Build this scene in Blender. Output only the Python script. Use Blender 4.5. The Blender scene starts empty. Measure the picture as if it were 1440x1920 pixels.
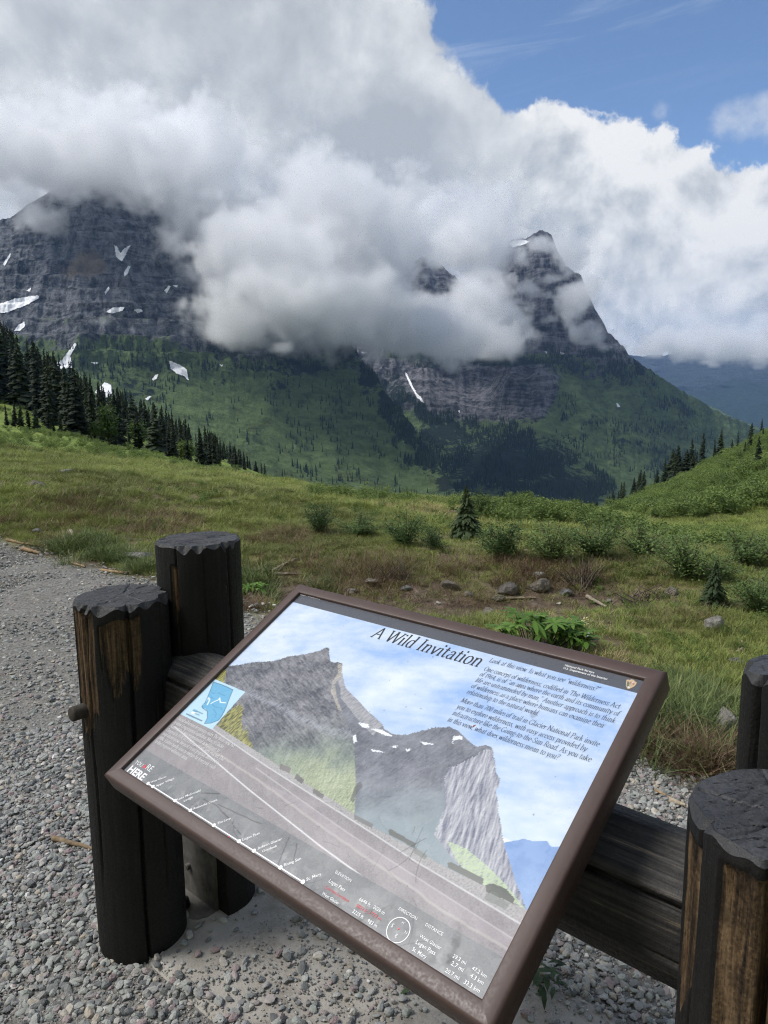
import bpy, bmesh, math, random
import numpy as np
from mathutils import Vector, Matrix
from mathutils.bvhtree import BVHTree

scene = bpy.context.scene
COL = scene.collection
rad = math.radians

# ------------------------------------------------------------------ camera
CAM_H = 1.55
FPX = 1331.0                       # focal length in pixels of the 1440 x 1920 frame
_p, _r = rad(9.0), rad(-0.5)
_up = np.array([math.sin(_r)*math.cos(_p), -math.cos(_r)*math.cos(_p), -math.sin(_p)])
_fw = np.array([0, 0, 1.0]) - _up*_up[2]; _fw /= np.linalg.norm(_fw)
_rt = np.cross(_fw, _up)
CR = np.array([_rt, _fw, _up])     # camera (x right, y down, z forward) -> world
CPOS = np.array([0, 0, CAM_H])
cam_d = bpy.data.cameras.new('camera')
cam = bpy.data.objects.new('camera', cam_d); COL.objects.link(cam)
_m = Matrix.Identity(4)
for i in range(3):
    _m[i][0] = CR[i, 0]; _m[i][1] = -CR[i, 1]; _m[i][2] = -CR[i, 2]; _m[i][3] = CPOS[i]
cam.matrix_world = _m
cam_d.sensor_fit = 'VERTICAL'; cam_d.sensor_height = 36.0
cam_d.lens = FPX/1920*36.0
cam_d.clip_start = 0.05; cam_d.clip_end = 80000
scene.camera = cam

# ------------------------------------------------------------------ render / exposure
scene.view_settings.view_transform = 'Standard'
scene.view_settings.look = 'None'
scene.view_settings.exposure = 0.75
scene.view_settings.gamma = 1.0
scene.view_settings.use_curve_mapping = False
cy = scene.cycles
cy.use_denoising = True
cy.denoiser = 'OPENIMAGEDENOISE'; cy.denoising_prefilter = 'NONE'
cy.max_bounces = 12; cy.diffuse_bounces = 2; cy.glossy_bounces = 3
cy.transmission_bounces = 4; cy.transparent_max_bounces = 8
cy.volume_bounces = 10
cy.volume_step_rate = 3.0
cy.volume_max_steps = 256
cy.pixel_filter_type = 'BLACKMAN_HARRIS'; cy.filter_width = 1.15
cy.use_adaptive_sampling = True
cy.adaptive_threshold = 0.02; cy.adaptive_min_samples = 24

# ------------------------------------------------------------------ node helpers
class NT:
    def __init__(s, tree): s.t = tree; s.n = tree.nodes; s.l = tree.links
    def new(s, kind, **kw):
        n = s.n.new(kind)
        for k, v in kw.items(): setattr(n, k, v)
        return n
    def put(s, sock, v):
        if v is None: return
        if isinstance(v, bpy.types.NodeSocket): s.l.new(v, sock)
        else: sock.default_value = v
    def math(s, op, a, b=None, c=None, clamp=False):
        n = s.new('ShaderNodeMath', operation=op, use_clamp=clamp)
        s.put(n.inputs[0], a); s.put(n.inputs[1], b)
        if c is not None: s.put(n.inputs[2], c)
        return n.outputs[0]
    def vmath(s, op, a, b=None, scale=None):
        n = s.new('ShaderNodeVectorMath', operation=op)
        s.put(n.inputs[0], a); s.put(n.inputs[1], b)
        if scale is not None: s.put(n.inputs['Scale'], scale)
        return n.outputs['Value'] if op in ('LENGTH', 'DOT_PRODUCT', 'DISTANCE') else n.outputs[0]
    def noise(s, vec, scale, detail=4.0, rough=0.55, dist=0.0, out='Fac', lac=2.0):
        n = s.new('ShaderNodeTexNoise')
        s.put(n.inputs['Vector'], vec); n.inputs['Scale'].default_value = scale
        n.inputs['Detail'].default_value = detail; n.inputs['Roughness'].default_value = rough
        n.inputs['Distortion'].default_value = dist; n.inputs['Lacunarity'].default_value = lac
        return n.outputs[0] if out == 'Fac' else n.outputs[1]
    def voro(s, vec, scale, feature='F1', detail=0.0, rough=0.5, out='Distance', smooth=0.6, rand=1.0):
        n = s.new('ShaderNodeTexVoronoi', feature=feature)
        s.put(n.inputs['Vector'], vec); n.inputs['Scale'].default_value = scale
        n.inputs['Randomness'].default_value = rand
        if 'Detail' in n.inputs: n.inputs['Detail'].default_value = detail; n.inputs['Roughness'].default_value = rough
        if 'Smoothness' in n.inputs and feature == 'SMOOTH_F1': n.inputs['Smoothness'].default_value = smooth
        return n.outputs[out]
    def mapr(s, v, a, b, c=0.0, d=1.0, smooth=True):
        n = s.new('ShaderNodeMapRange', interpolation_type='SMOOTHSTEP' if smooth else 'LINEAR', clamp=True)
        s.put(n.inputs[0], v); s.put(n.inputs[1], a); s.put(n.inputs[2], b); s.put(n.inputs[3], c); s.put(n.inputs[4], d)
        return n.outputs[0]
    def mix(s, f, a, b, mode='MIX'):
        n = s.new('ShaderNodeMix', data_type='RGBA', blend_type=mode)
        s.put(n.inputs[0], f)
        for k, v in ((6, a), (7, b)):
            if isinstance(v, tuple) and len(v) == 3: v = v+(1.0,)
            s.put(n.inputs[k], v)
        return n.outputs[2]
    def ramp(s, f, stops, interp='LINEAR'):
        n = s.new('ShaderNodeValToRGB'); s.put(n.inputs[0], f)
        cr = n.color_ramp; cr.interpolation = interp
        while len(cr.elements) < len(stops): cr.elements.new(0.5)
        for e, (p, c) in zip(cr.elements, stops):
            e.position = p
            e.color = (c, c, c, 1) if not isinstance(c, tuple) else (c+(1.0,) if len(c) == 3 else c)
        return n.outputs[0]
    def curve(s, v, pts):           # v in 0..1 -> 0..1
        n = s.new('ShaderNodeFloatCurve'); s.put(n.inputs['Value'], v)
        c = n.mapping.curves[0]
        while len(c.points) < len(pts): c.points.new(0.5, 0.5)
        for q, (x, y) in zip(c.points, sorted(pts)): q.location = (x, y); q.handle_type = 'AUTO'
        n.mapping.update()
        return n.outputs[0]
    def comb(s, x, y, z):
        n = s.new('ShaderNodeCombineXYZ')
        s.put(n.inputs[0], x); s.put(n.inputs[1], y); s.put(n.inputs[2], z); return n.outputs[0]
    def sep(s, v):
        n = s.new('ShaderNodeSeparateXYZ'); s.put(n.inputs[0], v); return n.outputs
    def attr(s, name, typ='GEOMETRY', out='Fac'):
        n = s.new('ShaderNodeAttribute', attribute_name=name, attribute_type=typ)
        return n.outputs[out]

def material(name):
    m = bpy.data.materials.new(name); m.use_nodes = True
    nt = NT(m.node_tree); nt.n.clear()
    out = nt.new('ShaderNodeOutputMaterial')
    b = nt.new('ShaderNodeBsdfPrincipled'); nt.l.new(b.outputs[0], out.inputs[0])
    return m, nt, b
def bump(nt, b, height, strength=0.5, dist=0.01):
    n = nt.new('ShaderNodeBump'); n.inputs['Strength'].default_value = strength; n.inputs['Distance'].default_value = dist
    nt.put(n.inputs['Height'], height); nt.l.new(n.outputs[0], b.inputs['Normal'])

# ------------------------------------------------------------------ pixel <-> world helpers (reading the photograph)
def ray(x, y):
    x = np.asarray(x, float); y = np.asarray(y, float)
    d = np.stack([(x-720)/FPX, (y-960)/FPX, np.ones_like(x)], -1)
    return d @ CR.T
def at(x, y, rng):                 # point seen at pixel x, y at horizontal range rng
    d = ray(x, y)
    return CPOS + d*(np.asarray(rng, float)/np.hypot(d[..., 0], d[..., 1]))[..., None]
def gnd(x, y, z=0.0):
    d = ray(x, y); return CPOS + d*((z-CAM_H)/d[..., 2])[..., None]
def az_el(x, y):
    d = ray(x, y); return math.atan2(d[0], d[1]), math.atan2(d[2], math.hypot(d[0], d[1]))

# ------------------------------------------------------------------ world: sky with clouds
SUN_AZ, SUN_EL = rad(-95), rad(52)   # azimuth from +Y towards +X
world = bpy.data.worlds.new('World'); scene.world = world; world.use_nodes = True
WS = 0.60                           # the clouds' brightness under this exposure
w = NT(world.node_tree); w.n.clear()
wout = w.new('ShaderNodeOutputWorld'); wbg = w.new('ShaderNodeBackground')
w.l.new(wbg.outputs[0], wout.inputs[0])
sky = w.new('ShaderNodeTexSky', sky_type='NISHITA')
sky.sun_disc = False; sky.sun_elevation = SUN_EL; sky.sun_rotation = SUN_AZ
sky.altitude = 1700; sky.air_density = 1.0; sky.dust_density = 0.15; sky.ozone_density = 3.5
blue = w.vmath('SCALE', sky.outputs[0], scale=0.098/WS)
D = w.new('ShaderNodeTexCoord').outputs['Generated']
dx, dy, dz = w.sep(D)
AZ = w.math('ARCTAN2', dx, dy); EL = w.math('ARCSINE', w.math('MINIMUM', w.math('MAXIMUM', dz, -0.999), 0.999))
def c01(v, a, b): return w.math('DIVIDE', w.math('SUBTRACT', v, a), b-a, clamp=True)
# billowing detail shared by the cloud edges
warp = w.vmath('ADD', D, w.vmath('SCALE', w.vmath('SUBTRACT', w.noise(D, 5.0, 1, 0.5, out='Color'), (0.5, 0.5, 0.5)), scale=0.055))
nA = w.noise(warp, 7.0, 6, 0.56)
nB = w.noise(warp, 2.6, 4, 0.5)
nA2 = w.noise(w.vmath('ADD', warp, (-0.010, 0.0, 0.026)), 7.0, 5, 0.56)
nC = w.noise(w.vmath('ADD', warp, (3.1, 1.7, 0.4)), 15.0, 5, 0.58)
billow = w.math('SUBTRACT', 0.22, w.math('MULTIPLY', w.math('ABSOLUTE', w.math('SUBTRACT', nC, 0.5)), 2.4))
edge = w.math('ADD', w.math('MULTIPLY', w.math('SUBTRACT', nA, 0.5), 0.15), w.math('MULTIPLY', billow, 0.075))
# left bank: everything west of a curve azL(el)
LP = [az_el(x, y) for x, y in ((985, 640), (985, 420), (970, 300), (958, 225), (925, 190), (900, 160), (862, 110), (838, 60), (800, 0))]
E0, E1, A0, A1 = rad(-10), rad(90), rad(-60), rad(60)
lpts = [((e-E0)/(E1-E0), (a-A0)/(A1-A0)) for a, e in LP]
lpts = [(0.0, lpts[0][1])] + lpts + [((rad(34)-E0)/(E1-E0), (rad(0)-A0)/(A1-A0)), ((rad(50)-E0)/(E1-E0), (rad(-8)-A0)/(A1-A0)), (1.0, (rad(-20)-A0)/(A1-A0))]
azl = w.math('ADD', w.math('MULTIPLY', w.curve(c01(EL, E0, E1), lpts), A1-A0), A0)
dL = w.math('ADD', w.math('SUBTRACT', azl, AZ), edge)
mL = w.mapr(dL, -0.004, 0.026)
# cumulus on the right: everything below a curve elR(az)
RP = [az_el(x, y) for x, y in ((820, 330), (930, 285), (965, 242), (1000, 212), (1040, 200), (1100, 208), (1160, 218), (1230, 240), (1300, 282), (1350, 300), (1440, 325))]
B0, B1 = rad(-180), rad(180)
rpts = [((a-B0)/(B1-B0), e/rad(45)) for a, e in RP]
rpts = [(0.0, rad(20)/rad(45)), (0.25, rad(22)/rad(45)), ((rad(-40)-B0)/(B1-B0), rad(18)/rad(45)), ((rad(4)-B0)/(B1-B0), RP[0][1]/rad(45))] + rpts[1:] + \
       [((rad(40)-B0)/(B1-B0), rad(15)/rad(45)), ((rad(70)-B0)/(B1-B0), rad(19)/rad(45)), ((rad(120)-B0)/(B1-B0), rad(17)/rad(45)), (1.0, rad(20)/rad(45))]
elr = w.math('MULTIPLY', w.curve(c01(AZ, B0, B1), rpts), rad(45))
dR = w.math('ADD', w.math('SUBTRACT', elr, EL), w.math('MULTIPLY', edge, 0.72))
mR = w.mapr(dR, -0.003, 0.010)
# loose scraps and a broken deck elsewhere
sa, se = az_el(1400, 215); sb, sf = az_el(1250, 200)
def blob(a, e, ra, re):
    q = w.math('ADD', w.math('POWER', w.math('ABSOLUTE', w.math('DIVIDE', w.math('SUBTRACT', AZ, a), ra)), 2.0),
               w.math('POWER', w.math('ABSOLUTE', w.math('DIVIDE', w.math('SUBTRACT', EL, e), re)), 2.0))
    return w.math('SUBTRACT', 1.0, q)
sc1 = w.mapr(w.math('ADD', w.math('MULTIPLY', blob(sa+0.02, se, 0.075, 0.035), 0.16), w.math('SUBTRACT', w.math('ADD', w.math('MULTIPLY', nC, 0.4), w.math('MULTIPLY', nA, 0.9)), 0.70)), -0.02, 0.16, 0, 0.55)
sc2 = w.mapr(w.math('ADD', w.math('MULTIPLY', blob(sb, sf, 0.035, 0.018), 0.16), w.math('SUBTRACT', w.math('ADD', w.math('MULTIPLY', nC, 0.4), w.math('MULTIPLY', nA, 0.9)), 0.70)), 0.0, 0.16, 0, 0.45)
back = w.mapr(w.math('ABSOLUTE', AZ), rad(55), rad(90))
deck = w.math('MULTIPLY', w.mapr(w.math('ADD', nB, w.math('MULTIPLY', nC, 0.3)), 0.56, 0.70), back)
# high streaky cirrus in the blue
cvec = w.comb(w.math('ADD', AZ, w.math('MULTIPLY', EL, 0.55)), w.math('MULTIPLY', w.math('ADD', EL, w.math('MULTIPLY', AZ, -0.12)), 9.0), 0.0)
cir = w.noise(cvec, 3.2, 5, 0.62, 0.7)
cirm = w.math('MULTIPLY', w.mapr(cir, 0.47, 0.80, 0, 0.34), w.mapr(EL, rad(19), rad(25)))
# brightness of the cloud masses
tL = w.math('ADD', w.math('MULTIPLY', nB, 0.85), w.math('MULTIPLY', nA, 0.48))
relL = w.math('MULTIPLY', w.math('SUBTRACT', nA, nA2), 1.5)
vL = w.math('ADD', w.math('ADD', 0.34, w.math('MULTIPLY', w.math('SUBTRACT', tL, 0.66), 2.9)), relL)
rimL = w.mapr(dL, 0.02, 0.14, 0.24, 0.0)
colL = w.ramp(w.math('ADD', vL, rimL), [(0.0, (0.46, 0.49, 0.53)), (0.35, (0.57, 0.60, 0.635)), (0.7, (0.76, 0.785, 0.80)), (1.0, (0.90, 0.91, 0.92))])
relR = w.math('ADD', w.math('MULTIPLY', w.math('SUBTRACT', nA, nA2), 4.2), w.math('MULTIPLY', billow, 0.9))
vR = w.math('ADD', w.math('ADD', w.mapr(dR, 0.0, 0.24, 0.72, 0.34, smooth=False), relR), w.math('MULTIPLY', w.math('SUBTRACT', nB, 0.5), 2.0))
colR = w.ramp(vR, [(0.0, (0.47, 0.51, 0.56)), (0.4, (0.64, 0.67, 0.70)), (0.75, (0.84, 0.855, 0.865)), (1.0, (0.96, 0.96, 0.95))])
c = w.mix(cirm, blue, (0.72, 0.80, 0.92))
c = w.mix(deck, c, (0.62, 0.65, 0.69))
c = w.mix(sc1, c, (0.80, 0.83, 0.87)); c = w.mix(sc2, c, (0.80, 0.83, 0.87))
c = w.mix(mR, c, colR)
c = w.mix(mL, c, colL)
w.l.new(c, wbg.inputs[0]); wbg.inputs[1].default_value = WS
world.cycles.sampling_method = 'MANUAL'; world.cycles.sample_map_resolution = 256

# ------------------------------------------------------------------ sun behind thin cloud
sd = bpy.data.lights.new('sun', 'SUN'); sd.energy = 2.2; sd.angle = rad(20); sd.color = (1.0, 0.975, 0.945)
sun = bpy.data.objects.new('sun', sd); COL.objects.link(sun)
_sv = Vector((math.sin(SUN_AZ)*math.cos(SUN_EL), math.cos(SUN_AZ)*math.cos(SUN_EL), math.sin(SUN_EL)))
sun.rotation_euler = _sv.to_track_quat('Z', 'Y').to_euler()

# ------------------------------------------------------------------ numpy noise
_rng0 = np.random.RandomState(11)
_perm = np.concatenate([_rng0.permutation(256)]*3).astype(np.int32)
_grad = _rng0.normal(size=(256, 3)); _grad /= np.linalg.norm(_grad, axis=1)[:, None]
_GX, _GY, _GZ = (np.ascontiguousarray(_grad[:, k].astype(np.float32)) for k in range(3))
_g2 = _rng0.uniform(0, 2*math.pi, 256); _HX, _HY = (np.cos(_g2)*0.9).astype(np.float32), (np.sin(_g2)*0.9).astype(np.float32)
def perlin(p):
    p = np.asarray(p); x, y, z = p[..., 0], p[..., 1], p[..., 2]
    flat = z.size > 64 and z.flat[0] == z.flat[-1] and float(np.ptp(z)) == 0.0
    ix = np.floor(x); fx = (x-ix).astype(np.float32); ix = ix.astype(np.int32) & 255
    iy = np.floor(y); fy = (y-iy).astype(np.float32); iy = iy.astype(np.int32) & 255
    ux = fx*fx*fx*(fx*(fx*6-15)+10); uy = fy*fy*fy*(fy*(fy*6-15)+10)
    if flat:
        o = int(float(z.flat[0])*7.31) & 255
        A = _perm[ix+o]; B = _perm[ix+o+1]
        h00, h01, h10, h11 = _perm[A+iy], _perm[A+iy+1], _perm[B+iy], _perm[B+iy+1]
        n00 = _HX[h00]*fx+_HY[h00]*fy; n01 = _HX[h01]*fx+_HY[h01]*(fy-1)
        n10 = _HX[h10]*(fx-1)+_HY[h10]*fy; n11 = _HX[h11]*(fx-1)+_HY[h11]*(fy-1)
        a = n00+ux*(n10-n00); return a+uy*(n01+ux*(n11-n01)-a)
    iz = np.floor(z); fz = (z-iz).astype(np.float32); iz = iz.astype(np.int32) & 255
    uz = fz*fz*fz*(fz*(fz*6-15)+10)
    A = _perm[ix]+iy; B = _perm[ix+1]+iy
    AA, AB, BA, BB = _perm[A]+iz, _perm[A+1]+iz, _perm[B]+iz, _perm[B+1]+iz
    def g(h, a, b, c): return _GX[h]*a+_GY[h]*b+_GZ[h]*c
    def layer(k, dz):
        n00 = g(_perm[AA+k], fx, fy, dz); n10 = g(_perm[BA+k], fx-1, fy, dz)
        n01 = g(_perm[AB+k], fx, fy-1, dz); n11 = g(_perm[BB+k], fx-1, fy-1, dz)
        a = n00+ux*(n10-n00); return a+uy*(n01+ux*(n11-n01)-a)
    l0 = layer(0, fz); return l0+uz*(layer(1, fz-1)-l0)
def fbm(p, octaves=5, gain=0.5, ridged=False):
    p = np.asarray(p, float); s = 0.0; a = 1.0; t = 0.0
    for k in range(octaves):
        n = perlin(p*(2.0**k) + 17.3*k)
        if ridged: n = 0.5-np.abs(n)*1.4
        s = s+a*n; t += a; a *= gain
    return s/t
def xyz(x, y, z=0.0):
    x, y, z = np.broadcast_arrays(x, y, z); return np.stack([x, y, z], -1)
def sstep(a, b, v):
    t = np.clip((np.asarray(v, float)-a)/(b-a), 0, 1); return t*t*(3-2*t)
def in_poly(x, y, poly):
    x = np.asarray(x, float); y = np.asarray(y, float); r = np.zeros(np.broadcast(x, y).shape, bool)
    n = len(poly)
    for k in range(n):
        x0, y0 = poly[k]; x1, y1 = poly[(k+1) % n]
        if y0 == y1: continue
        cnd = ((y0 > y) != (y1 > y)) & (x < (x1-x0)*(y-y0)/(y1-y0)+x0)
        r ^= cnd
    return r

# ------------------------------------------------------------------ object helpers
def link(name, me, mat=None, parent=None):
    o = bpy.data.objects.new(name, me); COL.objects.link(o)
    if mat is not None and me is not None and len(me.materials) == 0: me.materials.append(mat)
    if parent is not None: o.parent = parent
    return o
def mesh_np(name, V, F, smooth=True, attrs=None):
    """V (n,3), F (m,3|4) integer arrays"""
    me = bpy.data.meshes.new(name); V = np.asarray(V, np.float32); F = np.asarray(F, np.int32)
    k = F.shape[1]
    me.vertices.add(len(V)); me.vertices.foreach_set('co', V.ravel())
    me.loops.add(F.size); me.loops.foreach_set('vertex_index', F.ravel())
    me.polygons.add(len(F)); me.polygons.foreach_set('loop_start', np.arange(len(F), dtype=np.int32)*k)
    try: me.polygons.foreach_set('loop_total', np.full(len(F), k, np.int32))
    except Exception: pass
    me.update(calc_edges=True)
    me.polygons.foreach_set('use_smooth', np.full(len(F), smooth, bool))
    for nm, arr in (attrs or {}).items():
        arr = np.asarray(arr, np.float32)
        if arr.ndim == 1:
            a = me.attributes.new(nm, 'FLOAT', 'POINT'); a.data.foreach_set('value', arr)
        else:
            if arr.shape[1] == 3: arr = np.concatenate([arr, np.ones((len(arr), 1), np.float32)], 1)
            a = me.attributes.new(nm, 'FLOAT_COLOR', 'POINT'); a.data.foreach_set('color', arr.ravel())
    me.validate()
    return me
def grid_faces(nu, nv, wrap=False):
    """vertex index = v*nu+u"""
    u = np.arange(nu if wrap else nu-1); v = np.arange(nv-1)
    U, Vv = np.meshgrid(u, v); a = Vv*nu+U; b = Vv*nu+(U+1) % nu
    return np.stack([a, b, b+nu, a+nu], -1).reshape(-1, 4)
def tag(o, label, cat, group=None, kind=None):
    o['label'] = label; o['category'] = cat
    if group: o['group'] = group
    if kind: o['kind'] = kind
    return o
def empty(name, loc=(0, 0, 0)):
    o = bpy.data.objects.new(name, None); COL.objects.link(o); o.location = loc; return o
# ------------------------------------------------------------------ ground height
_PX = np.array([-700, -300, 0, 130, 250, 400, 520, 620, 720, 900, 1060, 1130, 1180, 1240, 1300, 1370, 1440, 1700, 2300], float)
_RG = np.array([12, 20, 35, 60, 110, 160, 220, 300, 600, 1200, 3000, 9000], float)
_PY = np.array([                       # pixel row at which the ground is seen, per column and range
 [880, 842, 815, 770, 700, 660, 640, 640],
 [893, 858, 835, 800, 735, 690, 668, 660],
 [905, 870, 848, 828, 785, 745, 712, 700],
 [908, 875, 855, 838, 805, 775, 748, 738],
 [915, 885, 868, 858, 836, 816, 800, 800],
 [928, 902, 888, 884, 874, 864, 858, 872],
 [940, 918, 906, 908, 905, 900, 900, 930],
 [950, 930, 922, 932, 940, 945, 955, 985],
 [956, 941, 936, 952, 985, 1000, 1010, 1020],
 [962, 948, 944, 962, 995, 1010, 1020, 1030],
 [972, 956, 950, 962, 985, 1000, 1015, 1025],
 [985, 968, 962, 963, 968, 975, 985, 1010],
 [1000, 982, 972, 962, 952, 945, 945, 990],
 [1020, 1000, 982, 955, 930, 915, 918, 970],
 [1035, 1012, 985, 945, 908, 888, 892, 950],
 [1045, 1016, 980, 928, 875, 850, 856, 925],
 [1050, 1018, 970, 905, 840, 812, 820, 900],
 [1055, 1010, 940, 850, 770, 730, 740, 820],
 [1055, 1000, 900, 790, 690, 640, 650, 740]], float)
_AZ = np.arctan2(ray(_PX, np.full_like(_PX, 900.0))[:, 0], ray(_PX, np.full_like(_PX, 900.0))[:, 1])
def _tan(x, y):
    d = ray(x, y); return d[..., 2]/np.hypot(d[..., 0], d[..., 1])
_Z = np.zeros((len(_PX), len(_RG)))
for _i, _x in enumerate(_PX):
    for _j in range(8): _Z[_i, _j] = CAM_H + _RG[_j]*_tan(_x, _PY[_i, _j])
    _Z[_i, 8:] = [-150, -285, -320, -350]
_LR = np.log(np.concatenate([[0.5, 5.0, 7.5], _RG]))
_ZZ = np.concatenate([np.zeros((len(_PX), 2)), np.full((len(_PX), 1), -0.03), _Z], 1)
def _spl(xk, yk, x):               # monotone cubic along the last axis of yk, x one value per row
    h = np.diff(xk); d = np.diff(yk, axis=-1)/h
    m = np.zeros_like(yk)
    a, b = d[:, :-1], d[:, 1:]
    m[:, 1:-1] = np.where(a*b > 0, 2*a*b/(a+b+1e-12*np.sign(a+b+1e-30)), 0)
    m[:, 0] = d[:, 0]; m[:, -1] = d[:, -1]
    i = np.clip(np.searchsorted(xk, x)-1, 0, len(xk)-2); t = np.clip((x-xk[i])/h[i], 0, 1)
    r = np.arange(len(yk))
    y0, y1, m0, m1 = yk[r, i], yk[r, i+1], m[r, i]*h[i], m[r, i+1]*h[i]
    return y0*(2*t**3-3*t**2+1)+m0*(t**3-2*t**2+t)+y1*(-2*t**3+3*t**2)+m1*(t**3-t**2)
def ground_z(x, y, detail=True):
    x = np.atleast_1d(np.asarray(x, float)); y = np.atleast_1d(np.asarray(y, float))
    shp = x.shape; x = x.ravel(); y = y.ravel()
    r = np.maximum(np.hypot(x, y), 0.5); a = np.arctan2(x, y)
    k = np.interp(np.clip(a, _AZ[0], _AZ[-1]), _AZ, np.arange(len(_AZ)))
    i = np.minimum(k.astype(int), len(_AZ)-2); t = (k-i)[:, None]; t = t*t*(3-2*t)
    Z = _ZZ[i]*(1-t)+_ZZ[i+1]*t
    z = _spl(_LR, Z, np.log(r))
    # unseen mountainside added behind the viewer to darken camera-facing sides
    b = sstep(rad(75), rad(125), np.abs(a))
    zb = np.where(r > 14, (r-14)*0.45, 0); zb = np.minimum(zb, 500)
    z = z*(1-b)+zb*b
    if detail:
        P = xyz(x, y, 0)
        amp = np.interp(np.log(r), np.log([4, 7, 12, 35, 110, 300, 2000]), [0.008, 0.04, 0.14, 0.35, 1.1, 2.6, 12])
        wl = np.interp(np.log(r), np.log([4, 12, 35, 110, 300, 2000]), [0, 0, 1, 2, 3, 4])
        n1 = fbm(P*1.3, 3); n2 = fbm(P*0.33+5, 4); n3 = fbm(P*0.06+9, 4); n4 = fbm(P*0.012+3, 4)
        st = np.stack([n1, n2, n3, n4, n4], -1); ii = np.minimum(wl.astype(int), 3); tt = wl-ii
        q = np.arange(len(r)); nn = st[q, ii]*(1-tt)+st[q, ii+1]*tt
        z = z + amp*nn*1.6
        # the little washed-out gully behind the sign
        z = z - 0.20*ditch(x, y)**2
    return z.reshape(shp)
def _px_poly(pts): return [tuple(gnd(a, b)[:2]) for a, b in pts]
def seg_dist(x, y, pts):
    best = np.full(np.shape(x), 1e9)
    for (x0, y0), (x1, y1) in zip(pts[:-1], pts[1:]):
        dx_, dy_ = x1-x0, y1-y0; t = np.clip(((x-x0)*dx_+(y-y0)*dy_)/(dx_*dx_+dy_*dy_), 0, 1)
        best = np.minimum(best, np.hypot(x-x0-t*dx_, y-y0-t*dy_))
    return best
DITCH = _px_poly([(480, 1088), (640, 1100), (760, 1104), (880, 1108), (1000, 1102), (1100, 1098)])
def ditch(x, y):
    d = seg_dist(x, y, DITCH); return np.exp(-(d/0.75)**2)
GEDGE = _px_poly([(-500, 985), (-150, 1000), (0, 1022), (110, 1046), (210, 1068), (300, 1082), (420, 1120), (560, 1190), (720, 1260), (900, 1310), (1060, 1350), (1190, 1392), (1260, 1432), (1330, 1462), (1440, 1490), (1700, 1560)])
def gravel_side(x, y):
    """signed distance to the gravel edge, positive on the gravel"""
    ex = np.array([p[0] for p in GEDGE]); ey = np.array([p[1] for p in GEDGE])
    d = seg_dist(x, y, GEDGE)
    a = np.arctan2(x, y); ea = np.arctan2(ex, ey); er = np.hypot(ex, ey)
    s = np.interp(a, ea, er) - np.hypot(x, y)
    return np.where(s > 0, d, -d)

# ---- the ground sheet
ang = np.concatenate([np.linspace(-180, -50, 60, endpoint=False), np.linspace(-50, -32, 50, endpoint=False),
                      np.linspace(-32, 32, 390, endpoint=False), np.linspace(32, 50, 50, endpoint=False), np.linspace(50, 180, 60, endpoint=False)])
rings = np.concatenate([np.geomspace(0.25, 1.2, 10, endpoint=False), np.geomspace(1.2, 40, 260, endpoint=False),
                        np.geomspace(40, 400, 120, endpoint=False), np.geomspace(400, 9000, 34)])
AA, RR = np.meshgrid(np.radians(ang), rings)
GX, GY = np.sin(AA)*RR, np.cos(AA)*RR
GZ = ground_z(GX, GY)
NU, NV = len(ang), len(rings)
gs = gravel_side(GX, GY) + 0.22*fbm(xyz(GX, GY)*1.6+3, 4) + 0.1*fbm(xyz(GX, GY)*7, 3)
a_grav = sstep(-0.10, 0.12, gs)*(np.abs(AA) < rad(140))
PYg = 960 + 0*GX
dirt = np.clip(1.15*ditch(GX, GY)*(0.9+1.4*fbm(xyz(GX, GY)*1.5, 4)), 0, 1)
edge_d = np.exp(-((gs+0.25)/0.3)**2)*sstep(-0.05, 0.2, fbm(xyz(GX, GY)*0.9+8, 3)+0.1)
mead = sstep(-0.06, 0.20, fbm(xyz(GX*0.55, GY*0.22)+21, 5)+0.02)*sstep(30, 9, RR)
dirt = np.clip(np.maximum(dirt, np.maximum(edge_d*0.9, 0.9*mead)), 0, 1)*(1-a_grav)
lush = sstep(13, 24, RR)
gm = mesh_np('ground', xyz(GX, GY, GZ).reshape(-1, 3), grid_faces(NU, NV, True), True,
             {'gravel': a_grav.ravel(), 'dirt': dirt.ravel(), 'lush': lush.ravel(), 'far': sstep(240, 420, RR).ravel()})
m_ground, nt, b = material('ground')
co = nt.new('ShaderNodeTexCoord').outputs['Object']
n1 = nt.noise(co, 1.6, 6, 0.62); n2 = nt.noise(co, 9.0, 5, 0.65); n3 = nt.noise(co, 46.0, 3, 0.6); n0 = nt.noise(co, 0.12, 6, 0.6)
dry = nt.ramp(nt.math('ADD', nt.math('MULTIPLY', n1, 0.6), nt.math('MULTIPLY', n2, 0.4)),
              [(0.30, (0.078, 0.060, 0.032)), (0.48, (0.154, 0.142, 0.051)), (0.62, (0.194, 0.204, 0.064)), (0.78, (0.292, 0.250, 0.121))])
lushc = nt.ramp(nt.math('ADD', nt.math('MULTIPLY', n0, 0.6), nt.math('MULTIPLY', n1, 0.4)),
                [(0.32, (0.082, 0.112, 0.028)), (0.50, (0.162, 0.220, 0.051)), (0.68, (0.244, 0.288, 0.071))])
soil = nt.ramp(n2, [(0.3, (0.050, 0.035, 0.024)), (0.55, (0.135, 0.100, 0.075)), (0.8, (0.26, 0.22, 0.18))])
grv = nt.ramp(nt.math('ADD', nt.math('MULTIPLY', n3, 0.7), nt.math('MULTIPLY', n2, 0.3)), [(0.3, (0.08, 0.075, 0.066)), (0.6, (0.24, 0.23, 0.21)), (0.8, (0.36, 0.35, 0.33))])
c = nt.mix(nt.attr('lush'), dry, lushc)
c = nt.mix(nt.attr('far'), c, nt.ramp(n0, [(0.4, (0.012, 0.019, 0.012)), (0.6, (0.035, 0.052, 0.024))]))
c = nt.mix(nt.attr('dirt'), c, soil)
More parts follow.
